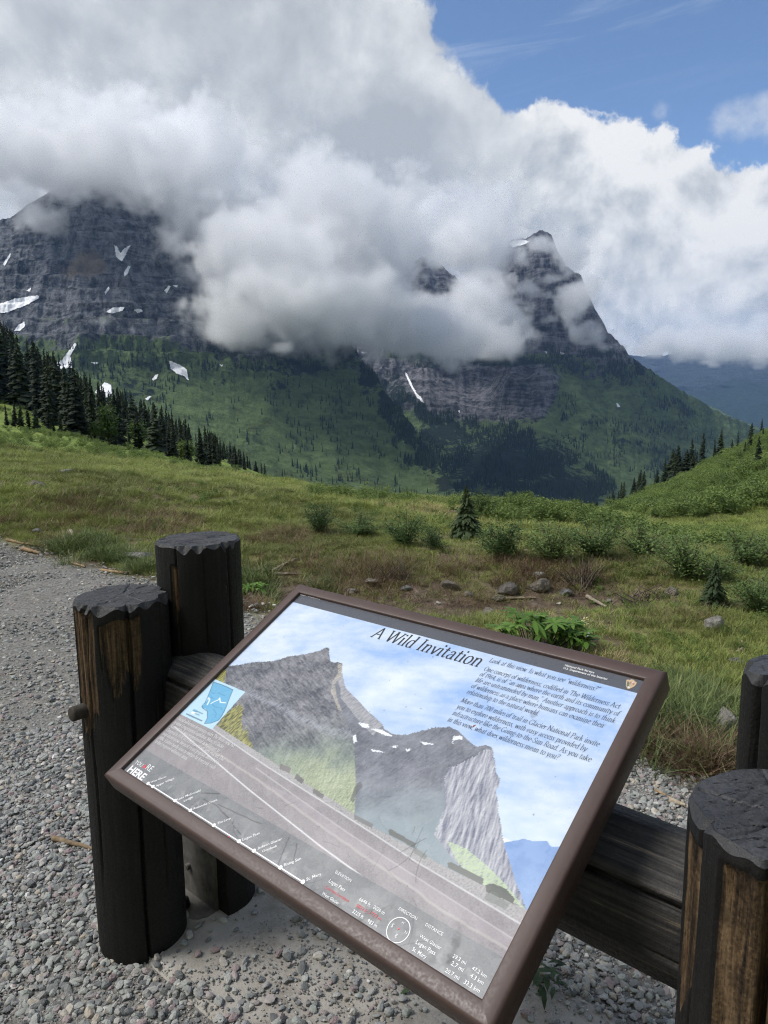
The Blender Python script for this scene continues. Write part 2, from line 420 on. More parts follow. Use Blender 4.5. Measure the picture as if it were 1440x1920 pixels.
c = nt.mix(nt.attr('gravel'), c, grv)
nt.l.new(c, b.inputs['Base Color']); b.inputs['Roughness'].default_value = 0.95
b.inputs['Specular IOR Level'].default_value = 0.15
bump(nt, b, nt.math('ADD', n2, nt.math('MULTIPLY', n3, 0.4)), 0.7, 0.05)
ground = link('ground', gm, m_ground); ground['kind'] = 'structure'

# ------------------------------------------------------------------ mountains
class Massif:
    def __init__(s, name, xs, crest, base, rprof, nu, nv, disp, seed, crest_amp=5.0):
        """crest/base: rows (px, py, range); rprof(v) 0..1 share of the way from base range to crest range"""
        x = np.linspace(xs[0], xs[1], nu); v = np.linspace(0, 1, nv)
        cr = np.array(crest, float); ba = np.array(base, float)
        cyv = np.interp(x, cr[:, 0], cr[:, 1]); crr = np.interp(x, cr[:, 0], cr[:, 2])
        bay = np.interp(x, ba[:, 0], ba[:, 1]); bar = np.interp(x, ba[:, 0], ba[:, 2])
        cyv = cyv + crest_amp*(fbm(xyz(x/40.0, seed, 0), 5)*2+0.9*fbm(xyz(x/8.0, seed+4, 0), 3))
        X, V = np.meshgrid(x, v)
        Y = bay+(cyv-bay)*V
        R = bar+(crr-bar)*rprof(V, X)
        W = at(X, Y, R)
        dr, dz_ = disp(W, X, Y, V)
        R2 = R-dr
        W = at(X, Y, R2); W[..., 2] += dz_
        s.X, s.Y, s.V, s.W, s.nu, s.nv = X, Y, V, W, nu, nv
        # a far side so that the mountain is a body, not a sheet
        back = []
        for k, (dR, dzz) in enumerate(((120, -60), (420, -330), (900, -900))):
            t = W[-1].copy(); d = t[:, :2]/np.linalg.norm(t[:, :2], axis=1)[:, None]
            t[:, :2] += d*dR; t[:, 2] += dzz; back.append(t)
        s.V3 = np.concatenate([W.reshape(-1, 3)]+back, 0)
        s.V3[:, 2] = np.maximum(s.V3[:, 2], -405.0)
        s.F = grid_faces(nu, nv+3)
        s.name = name
    def attr(s, a): return np.concatenate([a.ravel(), np.tile(a[-1], 3)])
    def build(s, mat, attrs):
        me = mesh_np(s.name, s.V3, s.F, True, {k: s.attr(a) for k, a in attrs.items()})
        o = link(s.name, me, mat); o['kind'] = 'structure'; s.obj = o
        F = grid_faces(s.nu, s.nv)
        s.bvh = BVHTree.FromPolygons([Vector(p) for p in s.W.reshape(-1, 3)[:]], [tuple(int(q) for q in f) for f in F])
        return o
    def hit(s, x, y):
        d = Vector(ray(x, y)); d.normalize(); h = s.bvh.ray_cast(Vector(CPOS), d)
        return h[0], h[1]

def rock_disp(scale, seed, bench=1.0):
    def f(W, X, Y, V):
        P = W/scale
        g1 = fbm(xyz(P[..., 0]*1.0+0.35*P[..., 1], P[..., 1]*0.6, P[..., 2]*0.30)+seed, 4, ridged=True)      # buttresses
        g2 = fbm(xyz(P[..., 0]*3.6+P[..., 1]*1.5, P[..., 1]*2.0, P[..., 2]*0.8)+seed+7, 5, 0.58, ridged=True)     # gullies
        g3 = fbm(P*11.0+seed, 4)
        zz = W[..., 2]+18*fbm(P*1.2+seed+3, 3)
        st = zz/34.0; fr = st-np.floor(st)
        step = (sstep(0.0, 0.75, fr)-fr)*34.0
        rocky = sstep(20, 110, W[..., 2])
        dr = (110*g1+ (70*g2)*(0.18+0.82*rocky)+16*g3*(0.3+0.7*rocky))*scale/300.0*(0.4+0.6*sstep(0.02, 0.25, V))
        dzz = bench*step*rocky*0.9+4*g3*rocky
        return dr, dzz*sstep(0.0, 0.08, 1-V)
    return f

MOUNT_MATS = {}
def mountain_material(name, rock_tint, green_tint):
    m, nt, b = material(name)
    co = nt.new('ShaderNodeTexCoord').outputs['Object']
    x, y, z = nt.sep(co)
    wv = nt.noise(co, 0.006, 4, 0.55)
    zz = nt.math('ADD', nt.math('MULTIPLY', z, 0.045), nt.math('MULTIPLY', wv, 4.2))
    strata = nt.noise(nt.comb(nt.math('MULTIPLY', x, 0.002), nt.math('MULTIPLY', y, 0.002), zz), 2.4, 5, 0.7)
    gul = nt.noise(nt.comb(nt.math('MULTIPLY', x, 0.05), nt.math('MULTIPLY', y, 0.05), nt.math('MULTIPLY', z, 0.008)), 1.0, 6, 0.65)
    fine = nt.noise(co, 0.09, 6, 0.7)
    r = nt.math('ADD', nt.math('ADD', nt.math('MULTIPLY', strata, 0.48), nt.math('MULTIPLY', gul, 0.50)), nt.math('MULTIPLY', fine, 0.40)); r = nt.math('SUBTRACT', r, 0.10)
    rock = nt.ramp(r, [(0.44, tuple(0.12*q for q in rock_tint)), (0.53, tuple(0.50*q for q in rock_tint)), (0.60, tuple(1.2*q for q in rock_tint)), (0.72, tuple(2.3*q for q in rock_tint))])
    gr = nt.math('ADD', nt.math('MULTIPLY', nt.noise(nt.comb(nt.math('MULTIPLY', x, 0.02), nt.math('MULTIPLY', y, 0.02), nt.math('MULTIPLY', z, 0.05)), 1.0, 6, 0.68), 0.65), nt.math('MULTIPLY', fine, 0.35))
    green = nt.ramp(gr, [(0.36, tuple(0.45*q for q in green_tint)), (0.5, tuple(1.0*q for q in green_tint)), (0.64, tuple(1.55*q for q in green_tint))])
    veg = nt.attr('veg'); wood = nt.attr('wood'); scree = nt.attr('scree')
    vm = nt.mapr(nt.math('ADD', veg, nt.math('ADD', nt.math('MULTIPLY', nt.math('SUBTRACT', fine, 0.5), 1.1), nt.math('MULTIPLY', nt.math('SUBTRACT', gul, 0.5), 1.3))), 0.40, 0.60)
    c = nt.mix(vm, rock, green)
    c = nt.mix(nt.mapr(nt.math('ADD', scree, nt.math('MULTIPLY', nt.math('SUBTRACT', fine, 0.5), 0.7)), 0.4, 0.7), c, (0.22, 0.185, 0.145))
    wn = nt.noise(co, 0.055, 5, 0.7)
    c = nt.mix(nt.mapr(nt.math('ADD', wood, nt.math('MULTIPLY', nt.math('SUBTRACT', wn, 0.5), 1.5)), 0.42, 0.60), c, (0.018, 0.028, 0.019))
    nt.l.new(c, b.inputs['Base Color']); b.inputs['Roughness'].default_value = 0.95; b.inputs['Specular IOR Level'].default_value = 0.1
    bump(nt, b, nt.math('ADD', nt.math('MULTIPLY', r, 1.0), nt.math('MULTIPLY', fine, 0.6)), 1.0, 14.0)
    return m
# ---- left massif
LM = Massif('mountain', (-420, 905),
  crest=[(-420, 470, 2100), (-150, 440, 2050), (-40, 430, 2000), (20, 405, 1950), (90, 362, 1920), (150, 335, 1900), (230, 318, 1900), (290, 345, 1900), (345, 335, 1900), (380, 372, 1880), (440, 440, 1850), (520, 520, 1800), (585, 575, 1750), (622, 598, 1700), (655, 640, 1650), (690, 690, 1580), (730, 745, 1500), (775, 800, 1420), (815, 860, 1340), (850, 915, 1260), (905, 985, 1150)],
  base=[(-420, 1000, 800), (500, 1000, 850), (700, 1005, 950), (905, 1010, 1120)],
  rprof=lambda V, X: np.interp(V, [0, 0.30, 0.45, 0.60, 0.72, 0.85, 1], [0, 0.42, 0.60, 0.70, 0.80, 0.88, 1]),
  nu=640, nv=380, disp=rock_disp(300, 2.0), seed=3.0)
def px_blobs(X, Y, lst):
    r = np.zeros_like(X)
    for cx, cy_, rx, ry, a in lst: r = np.maximum(r, a*np.exp(-(((X-cx)/rx)**2+((Y-cy_)/ry)**2)))
    return r
_nz = fbm(LM.W/160.0+4, 5)
line = np.interp(LM.X, [-400, 0, 150, 300, 420, 520, 620, 700, 800], [680, 640, 660, 650, 655, 665, 655, 700, 800])
veg = sstep(-55, 45, LM.Y-line+90*_nz)
veg = np.maximum(veg, 0.75*px_blobs(LM.X, LM.Y, [(90, 605, 130, 18, 1), (250, 600, 90, 14, 1), (30, 640, 80, 25, 1), (330, 690, 60, 40, .9)])*(0.6+1.2*_nz))
woodL = px_blobs(LM.X, LM.Y, [(480, 655, 130, 34, .75), (560, 690, 120, 26, .6), (620, 640, 40, 45, .8), (655, 655, 26, 36, .9), (690, 705, 24, 40, .9), (725, 755, 22, 40, .9), (765, 805, 22, 40, .85), (805, 860, 24, 40, .9), (840, 905, 26, 36, .9), (872, 945, 30, 36, .9), (250, 730, 60, 45, .55), (520, 715, 40, 50, .5), (410, 715, 26, 20, .45), (470, 650, 60, 30, .55)])
screeL = px_blobs(LM.X, LM.Y, [(165, 500, 42, 34, 1.0), (130, 515, 30, 24, .7), (300, 500, 30, 40, .45)])
m_left = mountain_material('rock_left', (0.125, 0.128, 0.138), (0.105, 0.150, 0.056))
LM.build(m_left, {'veg': veg, 'wood': woodL, 'scree': screeL})

# ---- right massif with the pointed peak
RM = Massif('mountain', (560, 1500),
  crest=[(560, 640, 2500), (640, 600, 2500), (700, 560, 2500), (735, 520, 2500), (770, 490, 2520), (800, 478, 2520), (830, 500, 2520), (880, 540, 2500), (920, 520, 2480), (945, 470, 2470), (958, 448, 2460), (985, 452, 2450), (1000, 436, 2440), (1018, 430, 2440), (1034, 440, 2440), (1045, 470, 2430), (1062, 500, 2420), (1090, 515, 2420), (1100, 545, 2410), (1122, 590, 2400), (1140, 622, 2390), (1168, 648, 2380), (1180, 668, 2370), (1215, 690, 2420), (1260, 722, 2500), (1310, 752, 2600), (1360, 780, 2700), (1410, 800, 2800), (1500, 835, 2900)],
  base=[(560, 1010, 1300), (800, 1010, 1300), (1000, 1005, 1350), (1150, 985, 1500), (1300, 960, 1800), (1500, 935, 2300)],
  rprof=lambda V, X: np.interp(V, [0, 0.33, 0.42, 0.52, 0.60, 0.70, 1], [0, 0.55, 0.66, 0.70, 0.84, 0.88, 1]),
  nu=560, nv=380, disp=rock_disp(300, 9.0), seed=8.0, crest_amp=7.0)
_nz = fbm(RM.W/170.0+14, 5)
line = np.interp(RM.X, [560, 680, 760, 800, 1000, 1030, 1060, 1150, 1200, 1300, 1500], [700, 720, 770, 785, 785, 760, 705, 700, 690, 730, 800])
veg2 = sstep(-30, 26, RM.Y-line+55*_nz)
veg2 = np.maximum(veg2, 0.9*px_blobs(RM.X, RM.Y, [(830, 668, 130, 16, 1), (980, 676, 110, 12, .9), (1080, 690, 60, 22, .9)]))
wood2 = px_blobs(RM.X, RM.Y, [(820, 672, 120, 16, .8), (960, 680, 120, 10, .75), (1085, 690, 50, 24, .6), (1150, 700, 50, 30, .55), (740, 740, 50, 60, .6), (1220, 760, 60, 30, .45), (1290, 800, 60, 26, .45), (1200, 690, 30, 30, .6),
                              (950, 870, 180, 70, .8), (840, 810, 80, 38, .78), (1060, 920, 100, 46, .85), (1180, 830, 70, 26, .5), (1110, 790, 60, 22, .45)])
m_right = mountain_material('rock_right', (0.112, 0.110, 0.118), (0.105, 0.150, 0.056))
RM.build(m_right, {'veg': veg2, 'wood': wood2, 'scree': 0*veg2})

# ---- far blue ridges at the end of the valley
FM = Massif('distant_ridge', (1020, 2100),
  crest=[(1020, 660, 8500), (1200, 668, 8300), (1290, 660, 8200), (1340, 662, 8100), (1440, 672, 8000), (1600, 650, 8000), (2100, 600, 8000)],
  base=[(1020, 880, 5200), (2100, 880, 5200)],
  rprof=lambda V, X: V, nu=200, nv=110, disp=rock_disp(900, 5.0, 0.3), seed=15.0)
FM.build(mountain_material('rock_far', (0.05, 0.06, 0.07), (0.030, 0.050, 0.036)), {'veg': sstep(-10, 90, FM.Y-690+90*fbm(FM.W/700.0, 4)), 'wood': 0.42+0*FM.X, 'scree': 0*FM.X})
FN = Massif('distant_ridge', (1150, 2100),
  crest=[(1150, 700, 4300), (1215, 705, 4300), (1300, 745, 4300), (1380, 785, 4200), (1440, 806, 4100), (1600, 800, 4000), (2100, 700, 4000)],
  base=[(1150, 930, 2900), (2100, 930, 2900)],
  rprof=lambda V, X: V, nu=160, nv=70, disp=rock_disp(600, 25.0, 0.3), seed=25.0)
FN.build(m_right, {'veg': 0.9+0*FN.X, 'wood': 0.45+0*FN.X, 'scree': 0*FN.X})

# ---- snow lying in the gullies: thin drifts draped on the rock
m_snow, nt, b = material('snow')
co = nt.new('ShaderNodeTexCoord').outputs['Object']
nt.l.new(nt.ramp(nt.noise(co, 0.12, 4, 0.6), [(0.3, (0.62, 0.63, 0.65)), (0.6, (0.84, 0.85, 0.86))]), b.inputs['Base Color'])
b.inputs['Roughness'].default_value = 0.8
def snow(M, poly):
    pts = np.array(poly, float)
    n = len(pts); dense = []
    for k in range(n):
        a, c_ = pts[k], pts[(k+1) % n]
        m = max(1, int(np.hypot(*(c_-a))/3))
        for t in np.arange(m)/m:
            p = a+(c_-a)*t; dense.append(p+1.9*np.array([perlin(np.array([p[0]*0.31, p[1]*0.31, 3.3])), perlin(np.array([p[0]*0.31, p[1]*0.31, 9.1]))]))
    dense = [tuple(p) for p in dense]
    x0, y0 = np.min(dense, 0); x1, y1 = np.max(dense, 0)
    st = 1.0
    gx = np.arange(x0, x1+st, st); gy = np.arange(y0, y1+st, st)
    V, idx, F = [], {}, []
    XX, YY = np.meshgrid(gx+st/2, gy+st/2); ins = in_poly(XX, YY, dense)
    def vert(i, j):
        if (i, j) not in idx:
            h, nn = M.hit(gx[min(i, len(gx)-1)] if i < len(gx) else gx[-1]+st, gy[j] if j < len(gy) else gy[-1]+st)
            if h is None: return None
            d = (Vector(CPOS)-h).normalized(); idx[(i, j)] = len(V); V.append(h+d*2.5+Vector((0, 0, 0.6)))
        return idx[(i, j)]
    for j in range(ins.shape[0]):
        for i in range(ins.shape[1]):
            if ins[j, i]:
                q = [vert(i, j), vert(i+1, j), vert(i+1, j+1), vert(i, j+1)]
                if None not in q: F.append(q)
    if not F: return
    me = mesh_np('snow_patch', np.array([tuple(v) for v in V]), np.array(F), True)
    o = link('snow_patch', me, m_snow, M.obj)
SN_L = [[(0, 570), (30, 560), (72, 554), (73, 560), (50, 572), (14, 586), (0, 588)], [(26, 622), (34, 610), (46, 603), (47, 612), (38, 620)],
  [(104, 682), (118, 674), (124, 664), (141, 643), (143, 648), (132, 668), (135, 690), (116, 692), (107, 700)], [(178, 736), (196, 717), (208, 722), (210, 738), (198, 748)],
  [(317, 677), (335, 683), (350, 693), (354, 714), (345, 706), (332, 701), (320, 692)], [(214, 461), (219, 462), (226, 475), (234, 466), (245, 460), (238, 474), (228, 491), (218, 482)],
  [(232, 512), (240, 499), (245, 500), (239, 514), (234, 518)], [(196, 548), (205, 536), (206, 541), (198, 553)], [(308, 545), (316, 536), (320, 537), (313, 550)],
  [(196, 586), (214, 577), (234, 576), (228, 584), (212, 588)], [(250, 581), (262, 580), (269, 584), (258, 588)], [(284, 712), (292, 703), (297, 702), (294, 710), (288, 714)],
  [(272, 748), (280, 743), (284, 744), (276, 752)], [(50, 546), (58, 540), (56, 547)], [(325, 536), (333, 535), (332, 540)], [(6, 494), (20, 474), (20, 480), (8, 500)], [(170, 680), (186, 680), (178, 684)], [(412, 684), (418, 684), (416, 688)]]
SN_R = [[(954, 458), (966, 450), (994, 452), (985, 458), (962, 464)], [(1021, 658), (1026, 660), (1024, 664)], [(1050, 660), (1060, 663), (1052, 666)], [(1155, 756), (1160, 757), (1163, 764), (1158, 763)],
  [(858, 770), (863, 770), (862, 775)], [(728, 520), (742, 512), (745, 516), (734, 524)], [(676, 660), (690, 661), (682, 664)]]
for q in SN_L: snow(LM, q)
for q in SN_R: snow(RM, q)
# waterfall: a white thread of water on the right massif
wf = [(759, 699), (763, 700), (770, 716), (776, 728), (781, 738), (789, 744), (796, 756), (791, 755), (786, 748), (783, 748), (780, 742), (774, 732), (767, 719)]
snow(RM, wf)
bpy.data.objects[[q.name for q in RM.obj.children][-1]].name = 'waterfall'

# ------------------------------------------------------------------ far forest (one mass of tiny spruces on the valley sides)
def far_trees(M, regions, seed, hmin, hmax):
    rs = np.random.RandomState(seed); V = []; F = []; C = []
    nv0 = 0
    for poly, cnt, clump in regions:
        xs = [p[0] for p in poly]; ys = [p[1] for p in poly]; k = 0; tries = 0
        while k < cnt and tries < cnt*12:
            tries += 1
            x = rs.uniform(min(xs), max(xs)); y = rs.uniform(min(ys), max(ys))
            if not in_poly(x, y, poly): continue
            if clump and perlin(np.array([x/38.0, y/24.0, seed*1.7])) < clump*rs.uniform(-1, 1)*0.3+clump*0.12: continue
            iu = (x-M.X[0, 0])/(M.X[0, -1]-M.X[0, 0])*(M.nu-1); i = int(round(iu))
            if not 0 <= i < M.nu: continue
            j = int(np.argmin(np.abs(M.Y[:, i]-y)))
            p = M.W[j, i] + np.array([rs.uniform(-2, 2), rs.uniform(-2, 2), -0.8]); k += 1
            h = rs.uniform(hmin, hmax)*(0.6+0.5*rs.rand()); w_ = h*rs.uniform(0.11, 0.17)
            n = 5; a0 = rs.uniform(0, 6.28)
            for tier, (zb, zt, wr) in enumerate(((0.06, 0.48, 1.0), (0.32, 0.76, 0.72), (0.6, 1.0, 0.42))):
                an = a0+tier+np.arange(n)*2*math.pi/n; rr = w_*wr*rs.uniform(0.7, 1.25, n)
                ring = np.stack([p[0]+np.cos(an)*rr, p[1]+np.sin(an)*rr, p[2]+h*zb+rs.uniform(-.03, .03, n)*h], -1)
                base = nv0; V.append(ring); V.append(np.array([[p[0], p[1], p[2]+h*zt]])); nv0 += n+1
                for q in range(n): F.append((base+q, base+(q+1) % n, base+n))
            C.extend([rs.rand()]*((n+1)*3))
    return np.concatenate(V), np.array(F), np.array(C)
m_far, nt, b = material('far_spruce')
cc = nt.mix(nt.attr('tone'), (0.012, 0.020, 0.014), (0.042, 0.062, 0.036))
nt.l.new(cc, b.inputs['Base Color']); b.inputs['Roughness'].default_value = 1.0; b.inputs['Specular IOR Level'].default_value = 0.05
V1, F1, C1 = far_trees(LM, [([(330, 700), (640, 640), (700, 700), (800, 830), (860, 940), (430, 940), (300, 800)], 280, 0.9),
   ([(360, 650), (640, 610), (700, 700), (560, 700), (380, 700)], 420, 0.5), ([(640, 640), (700, 690), (770, 790), (830, 900), (780, 900), (700, 780)], 520, 0.1),
   ([(560, 860), (860, 850), (880, 960), (520, 960)], 160, 0.4), ([(100, 650), (330, 650), (330, 800), (120, 760)], 260, 0.6), ([(540, 740), (640, 740), (640, 850), (540, 850)], 60, 0)], 5, 11, 17)
V2, F2, C2 = far_trees(RM, [([(740, 750), (830, 770), (960, 790), (1060, 840), (1150, 900), (1170, 960), (830, 960), (790, 870), (760, 800)], 5200, 0.12),
   ([(690, 700), (800, 760), (830, 800), (760, 800)], 420, 0.2), ([(1180, 780), (1300, 800), (1330, 850), (1230, 900), (1100, 860), (1040, 810), (1120, 790)], 520, 0.7),
   ([(730, 660), (1000, 668), (1160, 660), (1240, 730), (1330, 790), (1340, 830), (1200, 740), (1100, 700), (900, 690), (740, 690)], 1100, 0.25), ([(1050, 740), (1080, 740), (1080, 790), (1040, 790)], 40, 0)], 6, 12, 19)
fo = link('far_forest', mesh_np('far_forest', np.concatenate([V1, V2]), np.concatenate([F1, F2+len(V1)]), False, {'tone': np.concatenate([C1, C2])}), m_far)
tag(fo, 'dark far spruce forest scattered over the green valley sides', 'forest', kind='stuff')
# ------------------------------------------------------------------ low cloud wrapped round the mountains
def cloud_volume(name, blobs, res, dens, seed, label, fs=1.0):
    """blobs: (px, py, range, rx, ry, rz, strength)"""
    cen = np.array([at(b_[0], b_[1], b_[2]) for b_ in blobs]); rr = np.array([b_[3:6] for b_ in blobs], float)
    lo = (cen-rr*1.35).min(0); hi = (cen+rr*1.35).max(0)
    g = bpy.data.node_groups.new(name, 'GeometryNodeTree')
    g.interface.new_socket('Geometry', in_out='INPUT', socket_type='NodeSocketGeometry')
    g.interface.new_socket('Geometry', in_out='OUTPUT', socket_type='NodeSocketGeometry')
    t = NT(g); out = t.new('NodeGroupOutput')
    pos = t.new('GeometryNodeInputPosition').outputs[0]
    def n3(vec, scale, det, rough): return t.noise(vec, scale, det, rough)
    wv = t.new('ShaderNodeTexNoise'); t.put(wv.inputs['Vector'], pos); wv.inputs['Scale'].default_value = 0.006*fs; wv.inputs['Detail'].default_value = 2
    wp = t.vmath('ADD', pos, t.vmath('SCALE', t.vmath('SUBTRACT', wv.outputs[1], (0.5, 0.5, 0.5)), scale=110.0/fs))
    f = None
    for (c_, r_, b_) in zip(cen, rr, blobs):
        d = t.vmath('LENGTH', t.vmath('DIVIDE', t.vmath('SUBTRACT', wp, tuple(c_)), tuple(r_)))
        v = t.math('MULTIPLY', t.math('SUBTRACT', b_[7] if len(b_) > 7 else 1.0, d), b_[6])
        f = v if f is None else t.math('SMOOTH_MAX', f, v, 0.12)
    na = n3(t.vmath('ADD', wp, (seed, 0, 0)), 0.0085*fs, 7, 0.60)
    nb = n3(t.vmath('ADD', wp, (0, seed, 0)), 0.026*fs, 5, 0.66)
    f = t.math('ADD', f, t.math('ADD', t.math('MULTIPLY', t.math('SUBTRACT', na, 0.5), 3.2), t.math('MULTIPLY', t.math('SUBTRACT', nb, 0.5), 2.3)))
    de = t.mapr(f, 0.02, 0.42, 0.0, dens)
    vc = t.new('GeometryNodeVolumeCube')
    t.put(vc.inputs['Density'], de)
    vc.inputs['Min'].default_value = tuple(lo); vc.inputs['Max'].default_value = tuple(hi)
    n = np.maximum(((hi-lo)/res).astype(int), 8)
    for k, q in zip(('X', 'Y', 'Z'), n): vc.inputs['Resolution '+k].default_value = int(q)
    sm = t.new('GeometryNodeSetMaterial'); t.l.new(vc.outputs[0], sm.inputs[0]); sm.inputs['Material'].default_value = m_cloud
    t.l.new(sm.outputs[0], out.inputs[0])
    me = bpy.data.meshes.new(name)
    o = link(name, me); o.modifiers.new('cloud', 'NODES').node_group = g
    tag(o, label, 'cloud', kind='stuff')
    print(name, 'voxels', n)
    return o
m_cloud = bpy.data.materials.new('cloud'); m_cloud.use_nodes = True
nt = NT(m_cloud.node_tree); nt.n.clear()
_o = nt.new('ShaderNodeOutputMaterial'); pv = nt.new('ShaderNodeVolumePrincipled')
pv.inputs['Color'].default_value = (0.995, 0.997, 1.0, 1); pv.inputs['Anisotropy'].default_value = 0.35
pv.inputs['Density'].default_value = 1.0
nt.l.new(pv.outputs[0], _o.inputs['Volume'])
BLB = [  # bank hanging between the two mountains
 (465, 598, 1420, 115, 120, 48, 1.2), (560, 560, 1420, 170, 150, 95, 1.3), (650, 572, 1450, 155, 150, 86, 1.3), (520, 490, 1500, 165, 160, 100, 1.2), (610, 430, 1600, 240, 190, 135, 1.2),
 (760, 616, 1650, 150, 140, 70, 1.2), (860, 624, 1800, 135, 140, 72, 1.2), (670, 480, 1750, 120, 150, 110, 1.1), (905, 570, 2050, 100, 130, 90, 1.0), (920, 634, 2000, 105, 110, 48, 1.1), (890, 440, 2150, 110, 160, 120, 1.0),
 (415, 640, 1330, 60, 50, 26, 1.6, 0.5), (520, 648, 1330, 60, 50, 24, 1.6, 0.45), (700, 645, 1450, 60, 50, 26, 1.6, 0.5), (340, 575, 1400, 50, 40, 40, 1.6, 0.42),
 # cap over the left summit
 (225, 292, 1720, 310, 200, 92, 1.3), (150, 372, 1650, 90, 70, 50, 1.6, 0.46), (255, 385, 1620, 90, 70, 55, 1.6, 0.46), (325, 425, 1560, 70, 60, 60, 1.6, 0.5), (40, 385, 1690, 100, 80, 60, 1.6, 0.5), (340, 335, 1600, 120, 140, 72, 1.1), (70, 300, 1760, 200, 170, 62, 1.1), (430, 400, 1560, 120, 140, 110, 1.1), (80, 410, 1640, 110, 70, 45, 1.6, 0.30), (10, 465, 1650, 90, 80, 45, 1.6, 0.38), (130, 610, 1280, 40, 30, 14, 1.6, 0.32), (200, 584, 1330, 50, 35, 14, 1.6, 0.34), (392, 520, 1450, 60, 70, 70, 1.2, 0.8)]
BLR = [(1000, 548, 2150, 100, 80, 55, 1.6, 0.62), (1088, 555, 2150, 90, 80, 100, 1.6, 0.66), (1115, 615, 2150, 100, 90, 60, 1.6, 0.66), (1015, 475, 2260, 70, 60, 40, 1.6, 0.55), (1040, 520, 2200, 70, 60, 40, 1.6, 0.55), (1030, 600, 2150, 70, 60, 30, 1.6, 0.5), (950, 600, 2150, 85, 100, 80, 1.2, 0.85), (1064, 480, 2230, 70, 70, 70, 1.6, 0.6), (1140, 642, 2130, 80, 70, 36, 1.6, 0.55), (975, 490, 2250, 70, 70, 50, 1.6, 0.5),
 (1010, 642, 2100, 110, 70, 24, 1.6, 0.3), (790, 578, 2250, 140, 100, 40, 1.2, 0.9), (800, 440, 2800, 240, 130, 170, 1.1), (930, 400, 2700, 120, 120, 120, 1.3, 0.9)]
BLF = [(1235, 640, 5200, 150, 200, 105, 1.3), (1300, 648, 5200, 170, 220, 90, 1.2), (1370, 640, 5100, 170, 240, 105, 1.3), (1440, 648, 5000, 190, 240, 100, 1.3), (1520, 635, 5000, 250, 260, 150, 1.3), (1207, 656, 5000, 80, 140, 46, 1.2), (1330, 676, 5000, 110, 120, 30, 1.5, 0.5), (1425, 680, 4900, 110, 120, 30, 1.5, 0.5)]
cloud_volume('cloud', BLB, 7.0, 0.024, 40.0, 'thick grey cloud bank hanging across the left mountain and the gap beside it')
cloud_volume('cloud', BLR, 6.0, 0.020, 90.0, 'thin torn cloud drifting round the pointed right peak')
cloud_volume('cloud', BLF, 20.0, 0.014, 150.0, 'small white cumulus bank over the distant blue ridge at right', 0.34)
# ------------------------------------------------------------------ the air
hz = bpy.data.materials.new('haze'); hz.use_nodes = True
nt = NT(hz.node_tree); nt.n.clear()
_o = nt.new('ShaderNodeOutputMaterial'); pv = nt.new('ShaderNodeVolumePrincipled')
pv.inputs['Color'].default_value = (0.36, 0.58, 1.0, 1); pv.inputs['Density'].default_value = 5.6e-5; pv.inputs['Anisotropy'].default_value = 0.2
nt.l.new(pv.outputs[0], _o.inputs['Volume'])
HB = np.array([[-9800, 9800], [-9800, 9800], [-420, 1000]], float)
hv = np.array([[HB[0, i], HB[1, j], HB[2, k]] for k in (0, 1) for j in (0, 1) for i in (0, 1)])
hf = np.array([[0, 2, 3, 1], [4, 5, 7, 6], [0, 1, 5, 4], [2, 6, 7, 3], [0, 4, 6, 2], [1, 3, 7, 5]])
haze = link('haze', mesh_np('haze', hv, hf, False), hz)
tag(haze, 'thin blue air that fades the distant mountains', 'haze', kind='stuff')
# ------------------------------------------------------------------ log barrier
XS = np.array([0.755, -0.656, 0.0]); XS /= np.linalg.norm(XS)
NS = np.array([-XS[1], XS[0], 0.0])          # away from the viewer
m_log, nt, b = material('stained_log')
co = nt.new('ShaderNodeTexCoord').outputs['Object']
x, y, z = nt.sep(co)
grain = nt.noise(nt.comb(nt.math('MULTIPLY', x, 75.0), nt.math('MULTIPLY', y, 75.0), nt.math('MULTIPLY', z, 4.0)), 1.0, 6, 0.72)
blot = nt.noise(co, 14.0, 5, 0.6)
al = nt.math('ADD', nt.math('MULTIPLY', x, float(XS[0])), nt.math('MULTIPLY', y, float(XS[1])))
grain2 = nt.noise(nt.comb(nt.math('MULTIPLY', al, 6.0), nt.math('MULTIPLY', nt.math('ADD', nt.math('MULTIPLY', x, float(NS[0])), nt.math('MULTIPLY', y, float(NS[1]))), 130.0), nt.math('MULTIPLY', z, 170.0)), 1.0, 4, 0.62)
fine = nt.noise(co, 160.0, 3, 0.6)
stain = nt.ramp(nt.math('ADD', nt.math('MULTIPLY', grain, 0.6), nt.math('MULTIPLY', blot, 0.4)), [(0.3, (0.0040, 0.0036, 0.0034)), (0.55, (0.0090, 0.0083, 0.0080)), (0.75, (0.020, 0.0185, 0.017))])
wood = nt.ramp(nt.math('ADD', nt.math('MULTIPLY', grain, 0.75), nt.math('MULTIPLY', fine, 0.25)), [(0.38, (0.007, 0.005, 0.004)), (0.47, (0.050, 0.030, 0.015)), (0.57, (0.125, 0.080, 0.042)), (0.75, (0.22, 0.16, 0.095))])
cut = nt.ramp(nt.math('ADD', nt.math('MULTIPLY', blot, 0.5), nt.math('MULTIPLY', fine, 0.5)), [(0.3, (0.022, 0.022, 0.023)), (0.55, (0.050, 0.050, 0.053)), (0.75, (0.085, 0.085, 0.09))])
bare = nt.attr('bare'); topa = nt.attr('cut')
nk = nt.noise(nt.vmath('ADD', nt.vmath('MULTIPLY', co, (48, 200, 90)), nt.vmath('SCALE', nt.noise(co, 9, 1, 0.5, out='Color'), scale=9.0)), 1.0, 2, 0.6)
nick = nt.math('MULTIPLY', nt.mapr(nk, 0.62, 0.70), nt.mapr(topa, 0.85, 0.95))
cut = nt.mix(nick, cut, (0.006, 0.006, 0.006))  # shade inside the nicks painted into the colour
